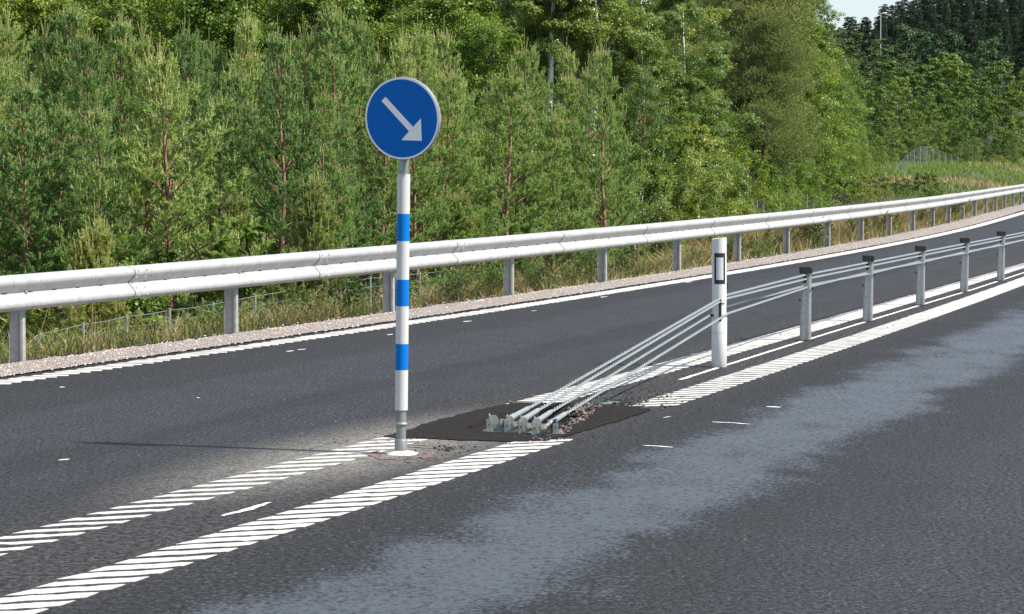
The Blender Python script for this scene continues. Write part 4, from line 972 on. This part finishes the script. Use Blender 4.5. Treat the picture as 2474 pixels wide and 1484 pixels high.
# low young pines right behind the rail
LH = [2.6, 2.3]
LP = [grow('small_pine', *young_pine(200 + i, LH[i], spacing=.30, fat=.36, low_dead=False, dens=420), [BARKP, DEADW], [leaf_mat('fresh pine needles', [(.15, .21, .06), (.24, .31, .09), (.34, .40, .14)], .38, .5, .35), CANDLE]) for i in range(2)]
for k, (px, py, d, lb) in enumerate([(737, 425, 35.2, 'small yellow-green pine right behind the rail, left of the sign pole'), (232, 520, 33.0, 'small pine with upright shoots behind the far left of the rail'),
        (1120, 470, 43.5, 'small pine behind the rail between sign pole and delineator'), (1560, 430, 56, 'small dark pine at the right end of the pine stand'), (560, 470, 37, 'small ragged pine in the dark gap left of the yellow-green pine')]):
    plant(LP, k, px, py, d + 1.8, [h + .3 for h in LH], lb, 'pine tree', 'small pines by the fence')
# back row of pines seen through the gaps: rough trunks and crowns
rowB = [(x + random.uniform(-15, 15), random.uniform(70, 190), random.uniform(49, 56)) for x in range(-40, 1500, 78)]
row(rowB, 'rear', 'young pines behind the wildlife fence')

# -------- broadleaf forest behind
AH = [9., 9.5, 8.5, 10.]
AL_ = [grow('alder_tree', *broadleaf(300 + i, AH[i], [2.7, 3.0, 2.5, 2.9][i], 115, 720, .070), [BARKD, BARKD], [ALDER]) for i in range(4)]
BH = [11., 10.5, 12.]
BI = [grow('birch_tree', *broadleaf(330 + i, BH[i], 2.4, 130, 1050, .054, low=.22, trunkr=.085, hang=1.25, branchy=.6), [BARKB, BARKD], [BIRCH]) for i in range(3)]
OH = [12., 11.]
OP = [grow('old_pine', *old_pine(350 + i, OH[i], 2.3), [BARKO, BARKD], [OLDP]) for i in range(2)]
YH = [4.2, 3.8]
YB = [grow('young_birch', *broadleaf(360 + i, YH[i], 1.35, 70, 560, .045, low=.08, trunkr=.03, flat=1.1, stems=2), [BARKB, BARKD], [LIME if i else BIRCH]) for i in range(2)]
SH = [1.6, 1.4, 1.9]
SB = [grow('shrub', *broadleaf(380 + i, SH[i], [.95, .8, .9][i], 34, 330, .05, low=.05, trunkr=.018, stems=3), [BARKD, BARKD], [[ALDER, LIME, ALDER][i]]) for i in range(3)]
# behind the pines, left
bk_ = [(-560, -60, 55), (-400, -90, 56), (-280, -70, 56), (-170, -90, 57), (-60, -60, 58), (40, -80, 60), (130, -30, 57), (230, -90, 60), (330, -60, 58), (430, -100, 61), (540, -70, 58), (640, -110, 60), (740, -80, 59), (850, -90, 61), (950, -60, 60), (1040, -40, 57), (1130, -20, 58), (1180, 60, 56),
       (1090, -120, 66), (1240, -100, 68)]
for k, (px, py, d) in enumerate(bk_):
    plant(AL_, k, px, py, d, AH, f'bright green alder rising behind the young pines, {ORD[k]} from the left', 'broadleaf tree', 'broadleaf trees behind the pines', sx=random.uniform(.95, 1.15))
bk2 = [(x + random.uniform(-20, 20), random.uniform(-190, -120), random.uniform(70, 78)) for x in range(-60, 1500, 115)]
for k, (px, py, d) in enumerate(bk2):
    plant(AL_, k + 1, px, py, d, AH, f'taller alder at the back of the forest, {ORD[k]} from the left', 'broadleaf tree', 'broadleaf trees behind the pines', sx=1.2)
BS = [grow('birch_tree', *broadleaf(345, 11., 2.1, 75, 1000, .054, low=.66, trunkr=.17, hang=1.25, branchy=.6), [BARKB, BARKD], [BIRCH])]
bir = [(1338, -260, 58.6, 'white stemmed birch with a black marked trunk, leftmost of the birches'), (1412, -240, 58.9, 'white stemmed birch right of the leftmost birch trunk'), (1356, -200, 59.4, 'slender birch standing between the two white stemmed birches'), (1500, -170, 64, 'leafy birch left of the big brown-green pine'),
       (1590, -190, 67, 'tall birch with hanging twigs beside the brown-green pine'), (1640, -120, 63, 'birch with loose light foliage touching the brown-green pine'), (1560, 40, 60, 'half grown birch above the young birches'), (1270, -170, 69, 'birch partly hidden left of the white stemmed pair'), (1460, -10, 61, 'half grown birch right of the white trunks'), (1650, 170, 62, 'half grown birch in front of the brown-green pine')]
for k, (px, py, d, lb) in enumerate(bir): plant(BS if k in (0, 1, 2) else BI, k if k > 2 else 0, px, py, d, BH if k > 2 else [11.], lb, 'birch tree', 'birches in the middle of the forest edge')
op = [(1790, -160, 78, 'big brown-green old pine with layered boughs'), (1200, -210, 72, 'old pine with tan boughs behind the pines right of the sign'), (1835, -60, 84, 'old pine behind the bright alders, right of the biggest pine'), (1700, -190, 84, 'tall old pine behind the hanging birches'), (1840, 60, 76, 'lower old pine leaning out of the big pine thicket')]
for k, (px, py, d, lb) in enumerate(op): plant(OP, k, px, py, d + 14, OH, lb, 'pine tree', 'old pines in the forest')
yb = [(1515, 360, 56), (1560, 322, 58), (1600, 300, 60), (1645, 345, 61), (1690, 372, 63), (1590, 400, 57.5), (1725, 352, 79), (1770, 368, 84), (1655, 430, 61.5), (1825, 385, 90), (1700, 420, 76), (1760, 300, 88), (1810, 320, 92)]
for k, (px, py, d) in enumerate(yb):
    plant(YB, 0 if px < 1670 else 1, px, py, d, YH, (f'young yellow-green birch, {ORD[k]} of the thicket above the rail' if px < 1670 else f'bright lime green bush, {ORD[k]} of the thicket above the rail'), 'young tree', 'thicket of young birches', sx=random.uniform(1., 1.3))
al = [(1880, 110, 84, .9), (1925, 30, 92, .9), (1955, 150, 93, .8), (1900, 250, 84, .9), (1850, 260, 80, .8), (1990, 165, 101, .8), (1960, 280, 97, .8), (2025, 185, 108, .75), (2050, 215, 115, .8), (2010, 300, 106, .8), (2075, 300, 121, .75), (2105, 330, 127, .7), (2130, 350, 131, .7), (2055, 350, 117, .8), (2140, 395, 134, .6), (1935, -40, 100, .8), (1870, -60, 96, .9)]
al = [(x, y, d + 16, s_) for x, y, d, s_ in al] + [(2012, 335, 112, .7), (2052, 345, 117, .65), (2088, 365, 121, .6), (2122, 392, 127, .55), (2148, 410, 131, .5), (1960, 380, 104, .6)]
for k, (px, py, d, s_) in enumerate(sorted(al)):
    plant(AL_, k + 2, px, py, d, AH, f'glossy green alder in the tall stand sloping down rightwards, {ORD[k]} from its left end', 'broadleaf tree', 'alders right of the old pine', sx=s_ * 1.15)
# shrubs near the fence foot and on the bank
shr = [(160, 742, 33.5), (60, 735, 33), (250, 700, 34), (330, 610, 34.5), (390, 560, 35.5), (430, 720, 36), (640, 690, 37.5), (980, 640, 42), (1060, 620, 44), (860, 665, 40), (1190, 610, 47), (760, 672, 39),
       (1905, 484, 96), (1530, 515, 60), (1430, 520, 56), (1000, 570, 43)]
for k, (px, py, d) in enumerate(sorted(shr)):
    plant(SB, k, px, py, d + 2.6, SH, f'leafy green shrub among the trunks by the fence, {ORD[k]} from the left', 'shrub', 'shrubs along the fence', sx=1.1)
for k, (px, py, d, lb) in enumerate([(2234, 414, 112, 'round dark green bush alone on the grassy bank'), (2190, 428, 114, 'low green bush at the foot of the grassy bank'), (2310, 387, 158, 'small bush near the top of the grassy bank'), (2335, 376, 165, 'bush at the upper right end of the bank'), (2160, 430, 114, 'low bush where the alders meet the bank'), (2400, 372, 165, 'dark bush beyond the right end of the bank'), (2035, 420, 108, 'low bush just above the rail under the sloping alders'), (2072, 418, 111, 'low bush right above the rail behind the seed heads'), (2108, 416, 114, 'low bush above the rail right of the seed heads'), (1992, 425, 104, 'low bush above the rail at the fence mound'), (2138, 414, 118, 'low bush where the bank begins'), (2275, 394, 150, 'small pale bush behind the round bush')]):
    plant(SB, k * 2, px, py, d, SH, lb, 'bush', 'bushes on the grassy bank', sx=1.4)

# -------- farther broadleaf stand on the right
FH_ = [10., 9.]
FB = [grow('far_tree', *broadleaf(400 + i, FH_[i], [3.0, 2.6][i], 80, 260, .15, low=.04), [BARKD, BARKD], [FARL]) for i in range(2)]
ft = [(2110, 255, 165), (2085, 200, 170), (2140, 270, 162), (2165, 190, 175), (2150, 150, 185), (2200, 170, 180), (2235, 160, 185), (2180, 260, 168), (2215, 270, 166), (2265, 130, 190), (2300, 135, 188), (2335, 180, 180), (2250, 250, 172), (2290, 240, 175), (2330, 280, 170), (2370, 200, 182), (2410, 150, 190), (2450, 220, 178), (2390, 290, 172), (2490, 160, 186), (2130, 210, 178), (2350, 330, 168), (2440, 320, 170), (2180, 330, 166), (2120, 330, 160)]
for k, (px, py, d) in enumerate(sorted(ft)):
    plant(FB, k, px, py, d, FH_, f'mid green tree beyond the grassy bank, {ORD[k]} from the left', 'broadleaf tree', 'trees beyond the grassy bank', sx=random.uniform(.9, 1.15))
# -------- dark hillside
HH = [12., 11., 13.]
SP = [grow('spruce_tree', *spruce(420 + i, HH[i], [.16, .19, .14][i]), [BARKD, BARKD], [SPRUCE]) for i in range(3)]
HPr = [10., 9.]
HPn = [grow('hillside_pine', *broadleaf(440 + i, HPr[i], 2.9, 60, 200, .17, low=.1, flat=.45), [BARKD, BARKD], [HILLP]) for i in range(2)]
HBr = [9.]
HB = [grow('hillside_tree', *broadleaf(450, 9., 2.8, 60, 240, .17, low=.08), [BARKD, BARKD], [HILLB])]
sps = []
def ridge(px): return np.interp(px, [1950, 1985, 2010, 2040, 2070, 2105, 2135, 2170, 2230, 2300, 2480], [72, 62, 58, 44, 38, 28, 12, -12, -30, -40, -50])
rk = random.Random(5)
for px in np.arange(1930, 2500, 14): sps.append((px + rk.uniform(-4, 4), float(ridge(px)) + rk.uniform(-9, 16), rk.uniform(400, 440)))
for px in np.arange(1940, 2500, 21): sps.append((px + rk.uniform(-8, 8), float(ridge(px)) + rk.uniform(22, 50), rk.uniform(350, 385)))
for px in np.arange(2120, 2500, 22): sps.append((px + rk.uniform(-8, 8), float(ridge(px)) + rk.uniform(65, 100), rk.uniform(315, 340)))
sps.sort()
for k, (px, py, d) in enumerate(sps):
    plant(SP, k, px, py, d, HH, 'dark spruce in the dense stand covering the far hillside', 'spruce tree', 'spruces on the far hillside', sx=rk.uniform(.9, 1.3))
hp = [(1965, 110, 262), (1995, 95, 268), (2030, 75, 272), (2060, 78, 276), (2000, 150, 250), (2040, 140, 254), (2075, 150, 256), (2105, 120, 262), (2130, 150, 252), (2090, 175, 246), (2180, 130, 270), (2155, 120, 266), (2120, 95, 280), (2050, 185, 240), (2140, 190, 245), (1980, 185, 240)]
for k, (px, py, d) in enumerate(sorted(hp)):
    plant(HPn, k, px, py, d, HPr, f'olive pine on the lower hillside, {ORD[k]} from the left', 'pine tree', 'pines on the lower hillside', sx=1.1)
for k, (px, py, d, lb) in enumerate([(2187, 66, 290, 'rounded blue-green tree on the hillside right of the street lamp'), (2235, 80, 288, 'rounded hillside tree with a bare pale trunk, middle of three'), (2290, 80, 286, 'wide rounded pale green tree, rightmost of the hillside three'), (2380, 95, 280, 'dark rounded tree at the right edge of the hillside'), (2340, 170, 262, 'low rounded tree under the hillside spruces')]):
    plant(HB, 0, px, py, d, HBr, lb, 'broadleaf tree', 'rounded trees on the hillside')

# street lamp on the hill
lx, ly = XT(2122.5, 292), 292.; lz = float(terrain(lx, ly)); zt = ZT(36, 292)
Lp = empty('street_lamp', (lx, ly, lz), 'tall grey street lamp standing before the wooded hillside', 'street lamp')
b = MB(); Hl = zt - lz; b.tube([(0, 0, 0), (0, 0, Hl * .5), (0, 0, Hl - .35), (.03, 0, Hl - .12), (.16, 0, Hl)], [.09, .075, .055, .05, .045], 10); b.build('mast', galv('lamp mast zinc', (.46, .48, .48), .2, .5), Lp)
b = MB(); kk = 14
for z0, s in ((0, 1),):
    V = []; sec = [(.0, .03, .06), (.08, .07, .09), (.25, .10, .12), (.50, .10, .12), (.62, .05, .08)]
    for x, h, w_ in sec:
        for q in range(kk): t = q * 2 * math.pi / kk; V.append((.12 + x, w_ * math.cos(t), Hl + .03 + h * math.sin(t) + x * .08))
    b.add(V, [(i * kk + j, i * kk + (j + 1) % kk, (i + 1) * kk + (j + 1) % kk, (i + 1) * kk + j) for i in range(len(sec) - 1) for j in range(kk)], 0, True); b.add(V[:kk], [tuple(range(kk))[::-1]]); b.add(V[-kk:], [tuple(range(kk))])
b.build('lamp_head', simple('pale lamp housing', (.62, .63, .62), .4), Lp)

# -------- grass, weeds, flowers
def blades(n, yv, vv, hmin, hmax, wd, lean=.35, rng=RNG):
    X = xg(yv) - vv; Z = terrain(X, yv); a = rng.uniform(0, 6.283, n); h = rng.uniform(hmin, hmax, n); ln = rng.normal(0, lean, (n, 2)) * h[:, None]
    B0 = np.stack([X, yv, Z - .02], -1); s = np.stack([np.cos(a), np.sin(a), np.zeros(n)], -1) * wd / 2 * (1 + yv / 60)[:, None]
    m_ = B0 + np.c_[ln * .35, h * .55]; t = B0 + np.c_[ln, h]
    V = np.stack([B0 - s, B0 + s, m_ + s * .7, m_ - s * .7, t], 1).reshape(-1, 3); o = (np.arange(n) * 5)[:, None]
    return V, np.hstack([o + 0, o + 1, o + 2, o + 3]), np.hstack([o + 3, o + 2, o + 4])
def patchy(yv, vv, s, k): return np.sin(yv * s + k) * np.sin(vv * s * 2.1 + k * 2 + yv * .3) + .5 * np.sin(yv * s * 2.7 + k * 3)
b = MB()
n = 52000; yv = 19 + 75 * RNG.uniform(0, 1, n) ** 1.25; vv = 1.0 + RNG.gamma(2.0, 1.15, n)
keep = (patchy(yv, vv, .55, 1.) > -.35) | (RNG.random(n) < .4); yv, vv = yv[keep], vv[keep]; n = len(yv)
tall = sm(yv, 38, 55); hgt = (.25 + .32 * tall) * (.55 + .45 * sm(vv, 1.0, 2.2))
X = xg(yv); V, Fq, Ft = blades(n, yv, vv, .5, 1.3, .007, .3); 
V = V.reshape(n, 5, 3); zb = V[:, :1, 2:3]; V[:, :, 2:3] = zb + (V[:, :, 2:3] - zb) * (hgt / .7)[:, None, None]; V = V.reshape(-1, 3)
base = b.n; b.add(V, Fq, 0); b.b.append((np.zeros((0, 3)), Ft + base, 0, False))
n = 30000; yv = 18 + 78 * RNG.uniform(0, 1, n) ** 1.2; vv = 1.0 + RNG.gamma(2.1, 1.3, n); keep = (patchy(yv, vv, .8, 4.) > -.1) | (RNG.random(n) < .35); yv, vv = yv[keep], vv[keep]; n = len(yv)
V, Fq, Ft = blades(n, yv, vv, .14, .42, .008, .4); base = b.n; b.add(V, Fq, 1); b.b.append((np.zeros((0, 3)), Ft + base, 1, False))
# bank and far grass
n = 52000; yv = RNG.uniform(88, 190, n); vv = RNG.uniform(1.0, 26, n); V, Fq, Ft = blades(n, yv, vv, .10, .38, .016, .45); base = b.n
pick = patchy(yv, vv, .12, 2.) > .6
for mt, msk in ((0, pick), (1, ~pick)): b.b.append((V if mt == 0 else np.zeros((0, 3)), np.asarray(Fq)[msk] + base, mt, False)); b.b.append((np.zeros((0, 3)), np.asarray(Ft)[msk] + base, mt, False)); b.n = base + len(V)
o = b.build('grass', [STRAW, GREENG]); tag(o, 'dry and green grass growing on the slope behind the guardrail', 'grass', kind='stuff')
# seed heads standing above the rail
b = MB(); 
def plume(x, y, h):
    z = float(terrain(x, y)); tp_ = np.array([x + random.gauss(0, .18), y, z + h]); b.tube([(x, y, z), tp_ * .5 + np.array([x, y, z]) * .5 + [.02, 0, .05], tp_], [.006, .005, .004], 3, caps=False)
    V, F_ = needle_block([tp_ - (tp_ - [x, y, z]) * .20], [tp_], 320, .05, .018, .4); b.add(V, F_, 0)
for px, py in ((2062, 478), (2070, 474), (2080, 470), (2090, 466), (2098, 462), (2106, 456), (2111, 452), (2116, 458), (2134, 455), (2077, 480), (1997, 492), (2101, 470), (2094, 474)):
    d = 84 + random.uniform(-2, 2); x = XT(px, d); plume(x, d, ZT(py, d) - float(terrain(x, d)))
for _ in range(260):
    yv = random.uniform(40, 92); v = random.uniform(1.2, 2.8); x = float(xg(yv)) - v; plume(x, yv, random.uniform(.45, .85))
for _ in range(120):
    yv = random.uniform(22, 40); v = random.uniform(1.3, 4.); x = float(xg(yv)) - v; plume(x, yv, random.uniform(.3, .6))
o = b.build('seed_grass', STRAW); tag(o, 'tan seed heads of tall dry grass along the guardrail', 'grass', kind='stuff')
# leafy weeds
def weed(seed, H=.7, n=11):
    rng = np.random.default_rng(seed); st = MB(); lf = MB(); C = []
    for s_ in range(n):
        a = rng.uniform(0, 6.283); rr = rng.uniform(0, .22); p0 = np.array([math.cos(a) * rr, math.sin(a) * rr, 0]); h = H * rng.uniform(.55, 1.05); p1 = p0 + [math.cos(a) * .12, math.sin(a) * .12, h]
        st.tube([p0, (p0 + p1) / 2 + [0, 0, .02], p1], [.005, .004, .002], 3, caps=False, smooth=False)
        for q in range(26):
            u = rng.uniform(.12, 1); an = rng.uniform(0, 6.283); l = .08 * (1.15 - u * .6); C.append(p0 + (p1 - p0) * u + [math.cos(an) * l, math.sin(an) * l, rng.normal(0, .02)])
    V, F_ = leaf_block(np.array(C), .075, rng, 1.0, .45); lf.add(V, F_, 0); return st, lf
WS = []
for i in range(3):
    st, lf = weed(500 + i, [.7, .8, .55][i]); e = bpy.data.objects.new('weed_plant', None); COL.objects.link(e); st.build('stems', simple('weed stem', (.10, .13, .05), .7), e); lf.build('leaves', WEED, e); WS.append(e)
rk = random.Random(11); wl = []
for px0, n_ in ((1260, 4), (1500, 2), (1790, 5), (1830, 4), (1900, 3), (1935, 2), (1965, 3), (2100, 3), (2130, 3), (2240, 3), (2300, 3), (2330, 3), (1560, 2), (700, 2), (1180, 3), (1040, 2), (870, 1), (160, 2), (1340, 2)):
    yv = np.arange(18, 90, .05); pxs = 1236.5 + FOC * (xg(yv) - 1.3) / yv; y_ = float(yv[np.argmin(abs(pxs - px0))])
    for _ in range(n_): yy_ = y_ + rk.uniform(-1.4, 1.4); wl.append((float(xg(yy_)) - rk.uniform(1.1, 2.0), yy_))
wl.sort(key=lambda q: q[0] / q[1])
for k, (x, y) in enumerate(wl):
    src = WS[k % 3]
    o = src if k < 3 else copy_tree(src); s = rk.uniform(.8, 1.15) * (1.15 if y > 50 else .8); o.location = (x, y, float(terrain(x, y))); o.rotation_euler = (0, 0, rk.uniform(0, 6.28)); o.scale = (s, s, s)
    tag(o, 'leafy green weed growing out of the verge under the guardrail', 'weed', 'weeds along the gravel verge')
# white umbels at the upper right end of the rail, and a yellow flower
b = MB(); 
for _ in range(26):
    px = random.uniform(2280, 2400); d = random.uniform(88, 94); py = 482 - (px - 2280) * .16 - random.uniform(0, 12); x = XT(px, d); z = float(terrain(x, d)); t_ = ZT(py, d)
    b.tube([(x, d, z), (x, d, t_)], [.006, .004], 3, 1, caps=False); C = np.array([x, d, t_]) + RNG.normal(0, 1, (26, 3)) * [.07, .07, .012]; V, F_ = leaf_block(C, .035, RNG, 3., .9); b.add(V, F_, 0)
o = b.build('white_flowers', [FLOW, WEED]); tag(o, 'white umbel flowers above the right end of the guardrail', 'flowers', kind='stuff')
x, y, _ = G(1138, 735); x, y = XT(1137, 33.6), 33.6; z = float(terrain(x, y)); e = empty('yellow_flower', (x, y, z), 'single yellow flower behind the gravel verge between two rail posts', 'flower'); zt_ = ZT(703, 33.6) - z
b = MB(); b.tube([(0, 0, 0), (0, 0, zt_)], .004, 4); b.build('stem', WEED, e); b = MB(); V, F_ = leaf_block(np.array([[0, 0, zt_]]) + RNG.normal(0, .012, (60, 3)), .035, RNG, .2, .5); b.add(V, F_, 0); b.build('petals', YEL, e)
# dead brushwood on the forest floor behind the fence
b = MB()
for _ in range(900):
    yv = random.uniform(31, 48); v = random.uniform(6.0, 11); x = float(xg(yv)) - v; z = float(terrain(x, yv)); a = random.uniform(0, 6.28); L = random.uniform(.3, 1.2); e = random.uniform(.1, 1.2)
    p = np.array([x, yv, z]); d = np.array([math.cos(a) * math.cos(e), math.sin(a) * math.cos(e), math.sin(e)]) * L; b.tube([p, p + d * .5 + RNG.normal(0, .04, 3), p + d], [.010, .007, .003], 3, caps=False, smooth=False)
o = b.build('brushwood', DEADW); tag(o, 'tangle of bare grey twigs under the pines behind the fence', 'brushwood', kind='stuff')
